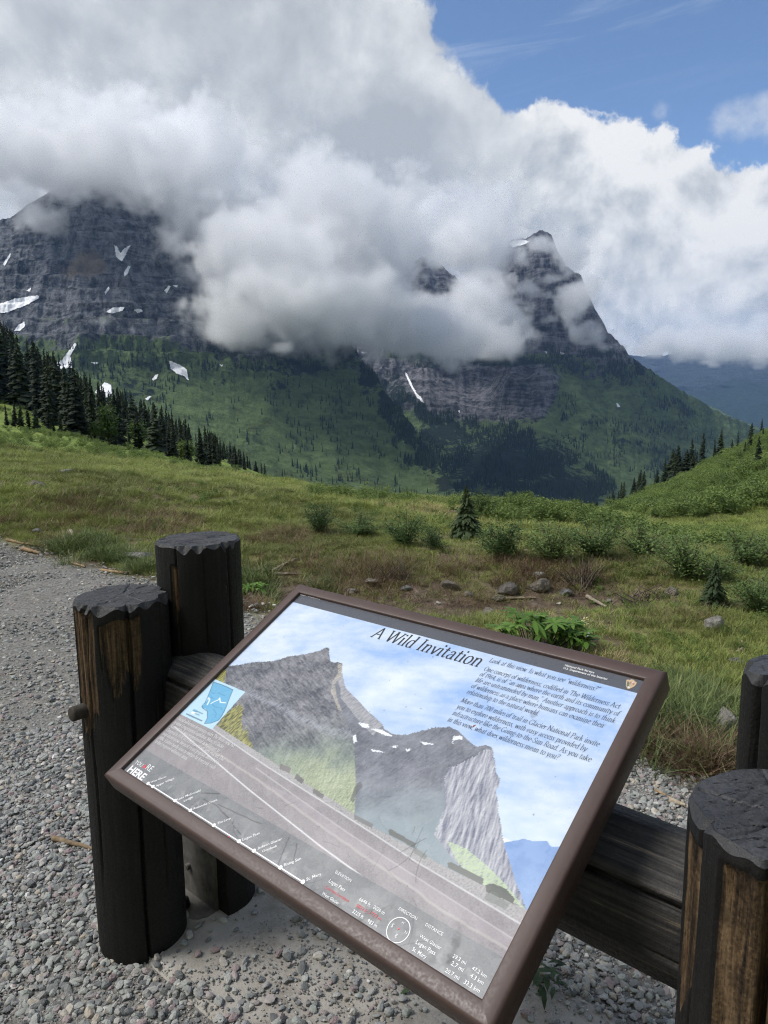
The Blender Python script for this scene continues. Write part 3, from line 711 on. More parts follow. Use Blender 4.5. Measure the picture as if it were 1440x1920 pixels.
rot = nt.mapr(nt.noise(co, 26.0, 4, 0.65), 0.50, 0.62)
wood = nt.mix(nt.math('MULTIPLY', rot, 0.45), wood, (0.010, 0.007, 0.005))
c = nt.mix(nt.mapr(nt.math('ADD', bare, nt.math('MULTIPLY', nt.math('SUBTRACT', grain, 0.5), 0.55)), 0.44, 0.54), stain, wood)
worn = nt.ramp(nt.math('ADD', nt.math('MULTIPLY', grain2, 0.8), nt.math('MULTIPLY', blot, 0.2)), [(0.34, (0.012, 0.0115, 0.011)), (0.5, (0.045, 0.042, 0.039)), (0.60, (0.080, 0.074, 0.067)), (0.66, (0.21, 0.17, 0.115))])
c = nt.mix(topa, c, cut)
c = nt.mix(nt.attr('worn'), c, worn)
nt.l.new(c, b.inputs['Base Color'])
nt.l.new(nt.math('SUBTRACT', nt.mapr(fine, 0.3, 0.7, 0.5, 0.75), nt.math('MULTIPLY', topa, 0.18)), b.inputs['Roughness']); b.inputs['Specular IOR Level'].default_value = 0.28
bump(nt, b, nt.math('SUBTRACT', nt.math('ADD', grain, nt.math('MULTIPLY', fine, 0.5)), nt.math('MULTIPLY', nt.math('MULTIPLY', nick, topa), 1.3)), 0.7, 0.004)

fence = empty('log_barrier', tuple(gnd(280, 1700)))
fence.location = (0, 0, 0)
tag(fence, 'dark stained log barrier of paired posts and a thick rail behind the sign', 'fence')
def post(cx, cy_, r, top, seed, checks, bares, slope=(0, 0), lean=(0, 0), nsc=13, amp=0.03, rag=0.0, flat_n=None):
    rs = np.random.RandomState(seed); N = 240
    th = np.linspace(0, 2*math.pi, N, endpoint=False)
    zs = np.concatenate([np.linspace(-0.06, top-0.12, 90, endpoint=False), np.linspace(top-0.12, top, 46)])
    ph = rs.uniform(0, 6.28)
    thw = th+0.22*np.sin(2*th+ph)+0.13*np.sin(3*th+2.1*ph)+0.09*np.sin(5*th+1.3*ph)
    sc = np.abs(np.cos(thw*nsc/2.0+ph))**1.6*np.interp(perlin(xyz(np.cos(th)*1.5, np.sin(th)*1.5, seed)), [-.35, .35], [0.05, 1.35])
    ch = 0.005+amp*sc                         # how far each adze facet runs down
    cw = 0.004+0.72*amp*sc                         # and in
    TH, ZZ = np.meshgrid(th, zs)
    P = xyz(np.cos(TH)*1.2, np.sin(TH)*1.2, ZZ*0.8+seed)
    R = r*(1+0.035*perlin(P*1.0)+0.012*perlin(P*4))+0.0011*perlin(xyz(np.cos(TH)*30, np.sin(TH)*30, ZZ*3+seed))
    crack = np.zeros_like(R)
    for (a0, wdt, dep, z0, z1) in checks:
        aw = a0+0.05*perlin(xyz(ZZ*3.0, seed+a0, 0))+0.012*perlin(xyz(ZZ*17.0, seed+a0, 2))
        da = np.abs((TH-aw+math.pi) % (2*math.pi)-math.pi)*r
        env = sstep(z0-0.08, z0+0.05, ZZ)*sstep(z1+0.05, z1-0.05, ZZ)
        crack = np.maximum(crack, dep*env*np.exp(-(da/wdt)**2))
    bare = np.zeros_like(R)
    for (a0, aw_, zlo, zhi) in bares:
        da = ((TH-a0+math.pi) % (2*math.pi)-math.pi)/aw_
        tip = zlo+0.10*np.abs(da)**1.5+0.055*perlin(xyz(TH*9, seed+a0, 0))+0.05*perlin(xyz(TH*26, seed+a0, 5))
        bare = np.maximum(bare, sstep(1.05, 0.9, np.abs(da)+0.10*perlin(xyz(ZZ*9, TH*2, seed)))*sstep(-0.012, 0.012, ZZ-tip)*sstep(0.01, -0.01, ZZ-zhi))
    fib = np.abs(perlin(xyz(np.cos(TH)*22, np.sin(TH)*22, ZZ*1.6+seed)))+0.6*np.abs(perlin(xyz(np.cos(TH)*48, np.sin(TH)*48, ZZ*3+seed)))
    R = R-crack-bare*(0.003+0.011*fib)
    if rag: # rotten, splintered fibres under the cap
        rg = bare*sstep(top-0.16, top-0.02, ZZ)*np.maximum(0, perlin(xyz(np.cos(TH)*16, np.sin(TH)*16, ZZ*5+seed))+0.08)
        R = R-rag*rg
    tz = slope[0]*np.cos(TH)*r+slope[1]*np.sin(TH)*r
    ztop = top-ch[None, :]
    Zs = np.where(ZZ > top-0.12, top-0.12+(ZZ-(top-0.12))/0.12*(ztop-(top-0.12)), ZZ)
    Zs = Zs+tz*sstep(top-0.3, top, ZZ)
    side = np.stack([R*np.cos(TH), R*np.sin(TH), Zs], -1)
    # cap: adze facets, then the sawn end with rings and radial checks
    Rt = R[-1]-cw; rings_ = []
    crk = [(rs.uniform(0, 6.28), rs.uniform(0.45, 1.0), rs.uniform(0.004, 0.009)) for _ in range(5)]
    nicks = [(rs.uniform(-.75, .75)*r, rs.uniform(-.75, .75)*r, rs.uniform(.006, .024), rs.normal(0.5, 0.45), rs.uniform(.0015, .004)) for q in range(60)]
    for k, f in enumerate(np.concatenate([[1.0, 0.985], np.linspace(0.965, 0.0, 60)])):
        rr = Rt*f; px_, py_ = np.cos(th)*rr, np.sin(th)*rr
        zz = np.full(N, top)+slope[0]*px_+slope[1]*py_
        if k > 0:
            zz = zz+0.0016*fbm(xyz(px_*60, py_*60, seed), 3)+0.003*perlin(xyz(px_*11, py_*11, seed+2))
            for (a0, ln, dep) in crk:
                aw = a0+0.3*perlin(xyz(rr*16, a0, seed))
                da = np.abs((th-aw+math.pi) % (2*math.pi)-math.pi)*np.maximum(rr, 0.004)
                zz = zz-dep*np.exp(-(da/0.0018)**2)*sstep(1.05-ln, 1.15-ln, f)
            for (cx0, cy0, l0, an, dp) in nicks:
                u = (px_-cx0)*math.cos(an)+(py_-cy0)*math.sin(an); v_ = -(px_-cx0)*math.sin(an)+(py_-cy0)*math.cos(an)
                zz = zz-dp*np.exp(-(u/l0)**2-(v_/0.0016)**2)
        rings_.append(np.stack([px_, py_, zz], -1))
    facet = np.stack([side[-1], rings_[0]]); capt = np.stack(rings_)
    V = []; F = []; A_b = []; A_c = []; n0 = 0
    for G, isc in ((side, 0), (facet, 1), (capt, 2)):
        V.append(G.reshape(-1, 3)); F.append(grid_faces(N, G.shape[0], True)+n0); n0 += G.shape[0]*N
        A_b.append(bare.ravel() if isc == 0 else np.zeros(G.shape[0]*N)); A_c.append(np.full(G.shape[0]*N, (0.0, 0.7, 1.0)[isc]))
    V = np.concatenate(V)
    if flat_n is not None:              # sawn flat where the bracket sits
        nn_ = (V[:, 0]+cx)*NS[0]+(V[:, 1]+cy_)*NS[1]; k_ = (nn_ < flat_n) & (V[:, 2] < 0.40)
        V[k_, 0] += (flat_n-nn_[k_])*NS[0]; V[k_, 1] += (flat_n-nn_[k_])*NS[1]
    V[:, 0] += cx+lean[0]*V[:, 2]; V[:, 1] += cy_+lean[1]*V[:, 2]
    me = mesh_np('post', V, np.concatenate(F), True, {'bare': np.concatenate(A_b), 'cut': np.concatenate(A_c)})
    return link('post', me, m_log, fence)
vang = lambda cx, cy_: math.atan2(-cy_, -cx)           # the side turned to the camera
FLc, RLc, FRc, RRc = (-0.718, 1.876), (-0.542, 2.032), (0.514, 0.816), (0.674, 1.022)
v = vang(*FLc)
p_ = post(*FLc, 0.122, 1.03, 3, [(v+0.08, 0.0035, 0.022, 0.0, 1.05), (v+0.62, 0.002, 0.012, 0.2, 0.75), (v+0.9, 0.0016, 0.01, 0.5, 1.05), (v-0.9, 0.0022, 0.013, 0.3, 1.05)],
     [(v-0.22, 0.30, 0.80, 1.0), (v+0.19, 0.17, 0.80, 1.005), (v-1.05, 0.40, 0.66, 1.02)], amp=0.017, rag=0.014)
p_['label'] = 'post with tan bare wood showing where the dark stain has peeled'
v = vang(*RLc)
post(*RLc, 0.121, 1.155, 5, [(v-0.55, 0.0016, 0.010, 0.3, 1.2), (v+0.1, 0.0015, 0.009, 0.6, 1.2), (v+0.7, 0.002, 0.012, 0.2, 1.2)], [(v-0.62, 0.11, 0.93, 1.10), (v+0.62, 0.05, 1.00, 1.035)], nsc=14, amp=0.023, flat_n=1.14)
v = vang(*FRc)
p_ = post(*FRc, 0.124, 1.03, 8, [(v-0.15, 0.005, 0.03, 0.0, 1.05), (v-0.95, 0.002, 0.012, 0.4, 1.05)], [(v-1.15, 0.22, 0.72, 1.0), (v-0.35, 0.30, 0.30, 1.01), (v+0.3, 0.55, 0.0, 1.01)], nsc=11, amp=0.007, rag=0.030)
p_['label'] = 'post with a rotten splintered top and bare brown wood'
v = vang(*RRc)
post(*RRc, 0.120, 1.14, 12, [(v-0.85, 0.006, 0.035, 0.0, 1.2), (v-0.5, 0.002, 0.01, 0.3, 1.2)], [], nsc=9, amp=0.012, slope=(0.05, -0.12))

def rail(c0, z0, r, s0, s1, seed):
    N, M = 180, 220
    th = np.linspace(0, 2*math.pi, N, endpoint=False); s_ = np.linspace(s0, s1, M)
    TH, SS = np.meshgrid(th, s_)
    R = r*(1+0.03*perlin(xyz(np.cos(TH)*1.2, np.sin(TH)*1.2, SS*1.3+seed))) + 0.0014*perlin(xyz(np.cos(TH)*26, np.sin(TH)*26, SS*2.5))
    for (a0, wdt, dep) in ((2.55, 0.0045, 0.03), (3.3, 0.002, 0.01), (1.9, 0.0018, 0.008)):
        aw = a0+0.05*perlin(xyz(SS*2, a0, seed)); da = np.abs((TH-aw+math.pi) % (2*math.pi)-math.pi)*r
        R = R-dep*np.exp(-(da/wdt)**2)
    for a0, q in ((1.95, 0.985), (2.95, 0.985)):          # lightly hewn faces
        R = np.minimum(R, r*q*math.cos(0.42)/np.maximum(np.cos((TH-a0+math.pi) % (2*math.pi)-math.pi), 0.2)*1.02+0.001*perlin(xyz(np.cos(TH)*20, np.sin(TH)*20, SS*3)))
    bare = sstep(0.20, 0.34, perlin(xyz(TH*9.0, SS*3.6, seed+1))*0.6+0.62*perlin(xyz(TH*42, SS*5, seed))+0.02)*sstep(0.9, 1.3, TH)*sstep(3.0, 2.3, TH)
    worn = np.clip(0.95*sstep(0.6, 1.2, TH)*sstep(2.75, 2.45, TH)+0.45*sstep(2.5, 2.7, TH)*sstep(4.2, 3.2, TH), 0, 1)
    V = []
    for i in range(3): V.append(XS[i]*SS+NS[i]*(c0+R*np.cos(TH))+(z0+R*np.sin(TH) if i == 2 else 0))
    V = np.stack(V, -1).reshape(-1, 3); F = grid_faces(N, M, True)
    caps = [list(XS*s0+NS*c0+np.array([0, 0, z0])), list(XS*s1+NS*c0+np.array([0, 0, z0]))]
    n0 = len(V); V = np.concatenate([V, caps])
    tri = [(q, (q+1) % N, n0, n0) for q in range(N)]
    F = np.concatenate([F, np.array([[(q+1) % N, q, n0, n0] for q in range(N)])[:0]]) if False else F
    me = mesh_np('rail', V, F, True, {'bare': np.concatenate([bare.ravel(), [0, 0]]), 'cut': np.zeros(worn.size+2), 'worn': np.concatenate([worn.ravel(), [0, 0]])})
    bm = bmesh.new(); bm.from_mesh(me); bm.verts.ensure_lookup_table()
    for q in range(N):
        bm.faces.new((bm.verts[(q+1) % N], bm.verts[q], bm.verts[n0])); o_ = (M-1)*N
        bm.faces.new((bm.verts[o_+q], bm.verts[o_+(q+1) % N], bm.verts[n0+1]))
    bm.to_mesh(me); bm.free()
    return link('rail', me, m_log, fence)
rail(1.095, 0.735, 0.115, -2.02, 0.28, 4.0)

# dowel pinning post and rail together
def rod(name, p0, p1, r0, r1, mat, parent, n=20, rough=0.0, seed=0):
    p0, p1 = np.array(p0, float), np.array(p1, float); d = p1-p0; L = np.linalg.norm(d); d /= L
    u = np.cross(d, [0, 0, 1.0]); u = u/np.linalg.norm(u) if np.linalg.norm(u) > 1e-6 else np.array([1.0, 0, 0]); w_ = np.cross(d, u)
    th = np.linspace(0, 2*math.pi, n, endpoint=False); V = []
    st = [(0, 0.0), (0, 0.82), (0.03, 1.0)]+[(t, 1.0) for t in np.linspace(0.08, 0.97, 8)]+[(1.0, 0.9), (1.0, 0.0)]
    for t, f in st:
        r_ = (r0+(r1-r0)*t)*f*(1+rough*perlin(xyz(np.cos(th)*2, np.sin(th)*2, t*4+seed)))
        V.append(p0+d*(L*t)+np.outer(np.cos(th)*r_, u)+np.outer(np.sin(th)*r_, w_))
    return link(name, mesh_np(name, np.concatenate(V), grid_faces(n, len(st), True), True), mat, parent)
m_dowel, nt, b = material('weathered_dowel')
co = nt.new('ShaderNodeTexCoord').outputs['Object']
nt.l.new(nt.ramp(nt.noise(co, 90, 5, 0.65), [(0.3, (0.012, 0.010, 0.008)), (0.6, (0.045, 0.036, 0.027)), (0.8, (0.09, 0.075, 0.055))]), b.inputs['Base Color']); b.inputs['Roughness'].default_value = 0.8
pc = np.array([*FLc, 0.735])
rod('dowel', pc-NS*0.156+XS*-0.015, pc-NS*0.05+XS*-0.015, 0.0195, 0.021, m_dowel, fence, 24, 0.06)

# steel angle bracket bolted to the far post and the footing
m_steel, nt, b = material('galvanised_steel')
co = nt.new('ShaderNodeTexCoord').outputs['Object']
nt.l.new(nt.ramp(nt.noise(co, 30, 6, 0.65), [(0.3, (0.060, 0.055, 0.047)), (0.55, (0.13, 0.122, 0.108)), (0.8, (0.19, 0.18, 0.16))]), b.inputs['Base Color'])
b.inputs['Metallic'].default_value = 0.25; b.inputs['Roughness'].default_value = 0.6
def slab(name, o3, ax, ay, az_, mat, parent, bev=0.002):
    o3, ax, ay, az_ = (np.array(q, float) for q in (o3, ax, ay, az_))
    bm = bmesh.new()
    vs = [bm.verts.new(o3+ax*i+ay*j+az_*k) for k in (0, 1) for j in (0, 1) for i in (0, 1)]
    for f in ((0, 2, 3, 1), (4, 5, 7, 6), (0, 1, 5, 4), (2, 6, 7, 3), (0, 4, 6, 2), (1, 3, 7, 5)): bm.faces.new([vs[q] for q in f])
    bmesh.ops.recalc_face_normals(bm, faces=bm.faces)
    if bev: bmesh.ops.bevel(bm, geom=bm.edges[:]+bm.verts[:], offset=bev, segments=2, affect='EDGES')
    me = bpy.data.meshes.new(name); bm.to_mesh(me); bm.free()
    return link(name, me, mat, parent)
O = XS*-1.845+NS*1.128
brk = slab('bracket', O+np.array([0, 0, 0.008]), XS*0.175, NS*0.010, np.array([0, 0, 0.27]), m_steel, fence)
slab('base_plate', O-NS*0.10+np.array([0, 0, 0.002]), XS*0.175, NS*0.112, np.array([0, 0, 0.010]), m_steel, brk)
for k, (a, zz) in enumerate(((0.035, 0.235), (0.135, 0.205), (0.04, 0.105), (0.14, 0.075))):
    q = O+XS*a+np.array([0, 0, zz]); rod('bolt', q-NS*0.012, q+NS*0.002, 0.010, 0.010, m_steel, brk, 6)
q = O+XS*0.075-NS*0.045
rod('anchor_bolt', q+np.array([0, 0, 0.036]), q+np.array([0, 0, 0.011]), 0.012, 0.017, m_log, brk, 12)
# ------------------------------------------------------------------ wayside sign
PW, PH = 0.905, 0.588
SO = np.array([-0.56010, 1.39317, CAM_H-0.76891])
SX = XS.copy(); SY = np.array([0.57746, 0.66943, 0.46734]); SY -= SX*np.dot(SX, SY); SY /= np.linalg.norm(SY); SZ = np.cross(SX, SY)
sign = empty('wayside_sign')
_m = Matrix.Identity(4)
for i in range(3): _m[i][0] = SX[i]; _m[i][1] = SY[i]; _m[i][2] = SZ[i]; _m[i][3] = SO[i]
sign.matrix_world = _m
tag(sign, 'tilted brown-framed information panel with a mountain picture and the title A Wild Invitation', 'sign')
def topx(s_, t_):                        # panel metres -> pixel of the photograph
    P = SO+np.asarray(s_)[..., None]*SX+np.asarray(t_)[..., None]*SY-CPOS
    c_ = P @ CR; return 720+FPX*c_[..., 0]/c_[..., 2], 960+FPX*c_[..., 1]/c_[..., 2]
def pan(x, y):                           # pixel of the photograph -> panel metres
    d = ray(x, y); t = np.dot(SO-CPOS, SZ)/np.dot(d, SZ); q = CPOS+d*t-SO
    return np.array([np.dot(q, SX), np.dot(q, SY)])
# frame of four mitred bars
m_frame, nt, b = material('brown_frame')
co = nt.new('ShaderNodeTexCoord').outputs['Object']
n1 = nt.noise(co, 12, 5, 0.6); n2 = nt.noise(co, 220, 3, 0.6)
c = nt.ramp(nt.math('ADD', nt.math('MULTIPLY', n1, 0.6), nt.math('MULTIPLY', n2, 0.4)), [(0.3, (0.056, 0.033, 0.027)), (0.6, (0.075, 0.046, 0.039)), (0.8, (0.090, 0.059, 0.051))])
nt.l.new(c, b.inputs['Base Color'])
nt.l.new(nt.mapr(n2, 0.3, 0.7, 0.42, 0.58), b.inputs['Roughness']); bump(nt, b, n2, 0.05, 0.0006)
FWD = 0.025
prof = [(-0.004, -0.004), (-0.004, 0.0055), (-0.0032, 0.0072), (-0.0012, 0.008), (FWD-0.006, 0.008), (FWD-0.0025, 0.0068), (FWD, 0.0035), (FWD, -0.040), (FWD-0.003, -0.043), (FWD-0.012, -0.043), (FWD-0.012, -0.006)]
cor = [(0, 0, -1, -1), (PW, 0, 1, -1), (PW, PH, 1, 1), (0, PH, -1, 1)]
for k in range(4):
    a, c_ = cor[k], cor[(k+1) % 4]; V = []
    for q in (a, c_):
        for (o_, z_) in prof: V.append((q[0]+q[2]*o_, q[1]+q[3]*o_, z_))
    n = len(prof); F = [(i, i+1, n+i+1, n+i) for i in range(n-1)]
    me = mesh_np('frame_bar', V, F, False)
    bm = bmesh.new(); bm.from_mesh(me); bmesh.ops.recalc_face_normals(bm, faces=bm.faces)
    ed = [e for e in bm.edges if not e.is_boundary]
    for f_ in bm.faces: f_.smooth = True
    for e in ed:
        e.smooth = e.calc_face_angle(0) < rad(62)
    bm.to_mesh(me); bm.free()
    link('frame_bar', me, m_frame, sign)
slab('backing', (-0.012, -0.012, -0.020), (PW+0.024, 0, 0), (0, PH+0.024, 0), (0, 0, 0.012), m_frame, sign, 0.0)
# steel arms that carry the panel from the rail
for s_ in (0.22, 0.68):
    q = np.array([s_, 0.40, -0.020])
    slab('arm', q+np.array([-0.02, -0.10, -0.012]), (0.04, 0, 0), (0, 0.26, 0), (0, 0, 0.012), m_frame, sign, 0.001)
    dn = np.array([np.dot([0, 0, -1.0], SX), np.dot([0, 0, -1.0], SY), np.dot([0, 0, -1.0], SZ)])
    slab('strut', q+np.array([-0.018, 0.0, -0.006]), (0.036, 0, 0), np.array([0, 0.028, 0.0]), dn*0.24, m_frame, sign, 0.001)

# ---- the printed picture, painted on a fine sheet
def s2l(c_):
    c_ = np.asarray(c_, float)/255.0; return np.where(c_ <= 0.04045, c_/12.92, ((c_+0.055)/1.055)**2.4)
GAIN, VEIL = 1.12, 0.030
def ink(c_): return np.clip((s2l(c_)-VEIL)/GAIN, 0.006, 0.92)
NXP, NYP = 760, 494
S_, T_ = np.meshgrid(np.linspace(0.0, PW, NXP), np.linspace(0.0, PH, NYP))
X_, Y_ = topx(S_, T_)
img = np.zeros(S_.shape+(3,))
def paint(mask, col):
    m = np.asarray(mask, float)[..., None]; img[...] = img*(1-m)+np.asarray(col)*m
def fb(sx, sy, seed, o=4, ang=0.0):
    ca, sa_ = math.cos(ang), math.sin(ang)
    return fbm(xyz((S_*ca+T_*sa_)*sx, (-S_*sa_+T_*ca)*sy, seed), o)
n_big = fb(5, 11, 1, 5, 0.25); n_med = fb(24, 60, 2, 4, 0.2)
pale = np.clip(0.45+1.5*n_big+0.45*n_med-0.1*((T_-0.3)/0.3)+0.28*np.exp(-((S_-0.42)/0.16)**2-((T_-0.40)/0.07)**2)+0.7*np.exp(-((S_-0.05)/0.10)**2-((T_-0.44)/0.06)**2), 0, 1)[..., None]
img[...] = ink((158, 187, 232))*(1-pale)+ink((224, 232, 240))*pale
low = sstep(0.30, 0.12, T_)*sstep(0.60, 0.70, S_)
img[...] = img*(1-0.65*low[..., None])+ink((214, 230, 240))*0.65*low[..., None]
paint(0.85*sstep(-0.04, 0.02, fb(9, 22, 30, 5)+0.06-((T_-0.16)/0.05)**2*0.12)*(S_ > 0.70)*(T_ < 0.215), ink((238, 240, 238)))
def relief(sx, sy, seed, ang, o=5, k=9.0):       # side-lit ridges of the printed rock
    ca, sa_ = math.cos(ang), math.sin(ang); U_, V_ = S_*ca+T_*sa_, -S_*sa_+T_*ca
    h_ = fbm(xyz(U_*sx, V_*sy, seed), o, 0.6, ridged=True); gy_, gx_ = np.gradient(h_)
    return np.clip(0.5+k*(gx_*1.0-gy_*0.5), 0, 1)
# far blue mountain
nr = fb(40, 40, 3, 5)
far = in_poly(X_, Y_+3*nr, [(935, 1582), (960, 1577), (983, 1573), (1000, 1577), (1025, 1577), (1034, 1588), (1060, 1586), (1110, 1596), (1110, 1900), (880, 1900)])
paint(far, ink((148, 174, 218))); paint(far*sstep(-0.1, 0.25, nr+0.6*n_med)*0.45, ink((122, 150, 200))); paint(far*sstep(1590, 1700, Y_)*0.45, ink((176, 198, 228)))
# slate mountain
strk = fb(70, 300, 5, 4, 1.15); strk2 = fb(120, 420, 6, 3, 1.0); nm = fb(14, 20, 8, 5); spk = fb(330, 330, 9, 2)
sil = [(620, 1262), (642, 1262), (648, 1290), (664, 1306), (676, 1318), (689, 1333), (703, 1345), (717, 1358), (719, 1366), (736, 1376), (756, 1378), (775, 1375), (795, 1369), (820, 1365), (842, 1362), (858, 1369), (872, 1383), (892, 1400), (911, 1397), (922, 1401), (928, 1430), (930, 1448), (938, 1461), (934, 1475), (931, 1483), (936, 1527), (943, 1577), (955, 1615), (967, 1653), (985, 1700), (1000, 1760), (600, 1800), (560, 1450)]
JX, JY = X_+5*spk+4*nr, Y_+5*spk+4*nr
m1 = in_poly(JX, JY, sil)
t = np.clip(0.08+0.5*relief(12, 24, 41, -0.5, 4)+0.2*relief(50, 90, 42, -0.5, 3, 6.0)+0.9*nm+0.5*strk+0.1*spk, 0, 1)[..., None]
slate = ink((104, 107, 116))*(1-t)+ink((160, 162, 170))*t
lowg = sstep(1450, 1560, Y_+40*nm)[..., None]
slate = slate*(1-0.75*lowg)+ink((166, 178, 184))*0.75*lowg
paint(m1, slate)
rim = in_poly(JX, JY, [(632, 1262), (642, 1262), (648, 1290), (664, 1306), (689, 1333), (717, 1358), (700, 1380), (668, 1345), (640, 1310)])
paint(rim*(0.55+1.2*strk), ink((188, 186, 190)))
cliff = in_poly(JX, JY, [(842, 1440), (880, 1425), (911, 1405), (924, 1405), (930, 1448), (938, 1461), (931, 1483), (936, 1527), (943, 1577), (967, 1653), (985, 1700), (960, 1690), (880, 1650), (814, 1565), (836, 1511), (833, 1458)])
cs = np.clip(0.0+0.55*relief(46, 12, 43, 0.28, 4, 7.0)+0.25*relief(120, 30, 44, 0.28, 3, 5.0)+1.3*fb(230, 26, 13, 4, 0.28)+0.1*spk, 0, 1)[..., None]
paint(cliff, ink((128, 130, 146))*(1-cs)+ink((216, 216, 220))*cs)
gcl = in_poly(JX, JY, [(836, 1575), (872, 1590), (910, 1620), (950, 1660), (985, 1705), (930, 1680), (860, 1620)])
paint(gcl*np.clip(0.7+2*strk2, 0, 0.9), ink((196, 212, 176)))
for sp in ([(671, 1355), (690, 1357), (693, 1364), (680, 1364)], [(694, 1366), (716, 1368), (738, 1381), (722, 1379)], [(661, 1380), (667, 1376), (669, 1390), (663, 1393)], [(788, 1390), (800, 1392), (815, 1395), (795, 1397)], [(850, 1380), (866, 1380), (868, 1385), (851, 1388), (848, 1396)], [(694, 1405), (712, 1408), (722, 1411), (700, 1409)], [(760, 1405), (770, 1403), (764, 1410)], [(733, 1400), (746, 1397), (742, 1402)]):
    paint(in_poly(X_+4*spk, Y_+4*spk, sp), ink((232, 236, 242)))
# big left mountain
left = [(300, 1330), (380, 1262), (418, 1250), (445, 1247), (480, 1241), (512, 1240), (540, 1231), (575, 1226), (600, 1219), (612, 1214), (618, 1216), (617, 1226), (620, 1240), (628, 1243), (633, 1241), (642, 1244), (641, 1258), (636, 1270), (624, 1280), (620, 1295), (628, 1312), (638, 1331), (650, 1352), (661, 1378), (665, 1408), (666, 1440), (667, 1475), (664, 1540), (480, 1480), (330, 1420)]
m2 = in_poly(X_+3*spk+2*nr, Y_+3*spk+2*nr, left)
t = np.clip(0.02+0.50*relief(14, 30, 45, -0.45, 4)+0.22*relief(55, 120, 46, -0.4, 3, 6.0)+0.9*nm+1.0*fb(40, 240, 14, 4, -0.35)+0.12*spk+0.06*np.sin((-S_*math.sin(-0.32)+T_*math.cos(-0.32))*330+9*nm+3*nr), 0, 1)[..., None]
big = ink((94, 96, 104))*(1-t)+ink((166, 165, 170))*t
g = sstep(1340, 1450, Y_+60*nm+(X_-600)*0.12)[..., None]
tt = np.clip(0.05+0.8*relief(40, 16, 47, 0.5)+0.5*fb(110, 45, 15, 4, 0.5)+0.4*spk, 0, 1)[..., None]
big = big*(1-0.8*g)+(ink((122, 136, 128))*(1-tt)+ink((172, 184, 172))*tt)*0.8*g
yg = (sstep(1385, 1465, Y_+80*nm+30*nr)*sstep(480, 600, X_))[..., None]
ty = np.clip(0.1+0.7*relief(60, 30, 48, 0.5)+0.8*spk, 0, 1)[..., None]
big = big*(1-0.85*yg)+(ink((146, 156, 132))*(1-ty)+ink((204, 208, 178))*ty)*0.85*yg
paint(m2, big)
band = np.exp(-((Y_-(1300+0.42*(X_-460)+30*nm+10*nr))/7.0)**2)*m2*(X_ > 455)
paint(np.clip(band*(0.35+1.6*strk), 0, 0.6), ink((182, 184, 194)))
tan_ = in_poly(X_+3*spk, Y_+3*spk, [(633, 1243), (642, 1246), (640, 1266), (628, 1282), (632, 1310), (642, 1335), (634, 1330), (620, 1296), (624, 1276), (634, 1262)])
paint(tan_*np.clip(0.55+1.5*strk, 0, 0.9), ink((196, 188, 176)))
# yellow conifers at the left edge
def spikes(poly, seed, c0, c1):
    m = in_poly(X_+3.5*fb(260, 60, seed, 2), Y_+9*fb(260, 60, seed+1, 2), poly)
    k = np.clip(0.45+2.6*fb(300, 70, seed+2, 3, -0.1), 0, 1)[..., None]
    paint(m, ink(c0)*(1-k)+ink(c1)*k)
spikes([(418, 1246), (424, 1262), (420, 1280), (405, 1276), (350, 1322), (332, 1330), (370, 1290)], 21, (104, 104, 78), (176, 172, 108))
spikes([(450, 1318), (456, 1330), (452, 1352), (456, 1372), (462, 1362), (466, 1384), (474, 1396), (472, 1404), (440, 1390), (404, 1366), (424, 1338)], 24, (100, 102, 86), (182, 178, 120))
# road
road = [(326, 1330), (347, 1321), (372, 1338), (407, 1361), (446, 1386), (515, 1431), (560, 1461), (632, 1505), (700, 1551), (779, 1594), (840, 1629), (907, 1660), (960, 1690), (1003, 1716), (1000, 1960), (100, 1960), (200, 1400)]
mr = in_poly(X_+1.5*spk, Y_+1.5*spk, road)
rt = np.clip(0.5+0.9*nm+0.9*spk+0.5*fb(30, 160, 55, 4, -0.6), 0, 1)[..., None]
paint(mr, ink((144, 140, 143))*(1-rt)+ink((172, 166, 168))*rt)
def pline(pts, wid, col, a=1.0, jit=0.0):
    pp = [tuple(pan(*q)) for q in pts]
    d = seg_dist(S_+jit*nr, T_+jit*nr, pp); paint(a*np.clip(1.0-(d-wid/2)/0.0012, 0, 1), ink(col))
sh = in_poly(X_+3*spk, Y_+3*spk, [(347, 1321), (407, 1361), (446, 1386), (515, 1431), (560, 1461), (632, 1505), (700, 1551), (779, 1594), (840, 1629), (907, 1660), (1003, 1716), (985, 1738), (887, 1679), (779, 1615), (696, 1561), (600, 1500), (500, 1437), (395, 1365)])
paint(sh*np.clip(0.6+1.5*spk, 0, 1), ink((186, 184, 184)))
pline([(395, 1365), (500, 1437), (600, 1500), (696, 1561), (779, 1615), (887, 1679), (985, 1738)], 0.0010, (222, 220, 222), 0.75)
pline([(380, 1395), (480, 1460), (600, 1548), (689, 1609), (779, 1669), (824, 1704), (962, 1786)], 0.0030, (200, 193, 190), 0.5, 0.003)
pline([(480, 1440), (560, 1497), (657, 1565), (744, 1621), (975, 1769)], 0.0008, (210, 206, 208), 0.55)
pline([(328, 1363), (466, 1480), (600, 1586), (680, 1644)], 0.0012, (232, 230, 232), 0.85)
paint(0.35*in_poly(X_, Y_, [(480, 1460), (600, 1548), (779, 1669), (962, 1786), (975, 1769), (744, 1621), (560, 1497)]), ink((186, 176, 182)))
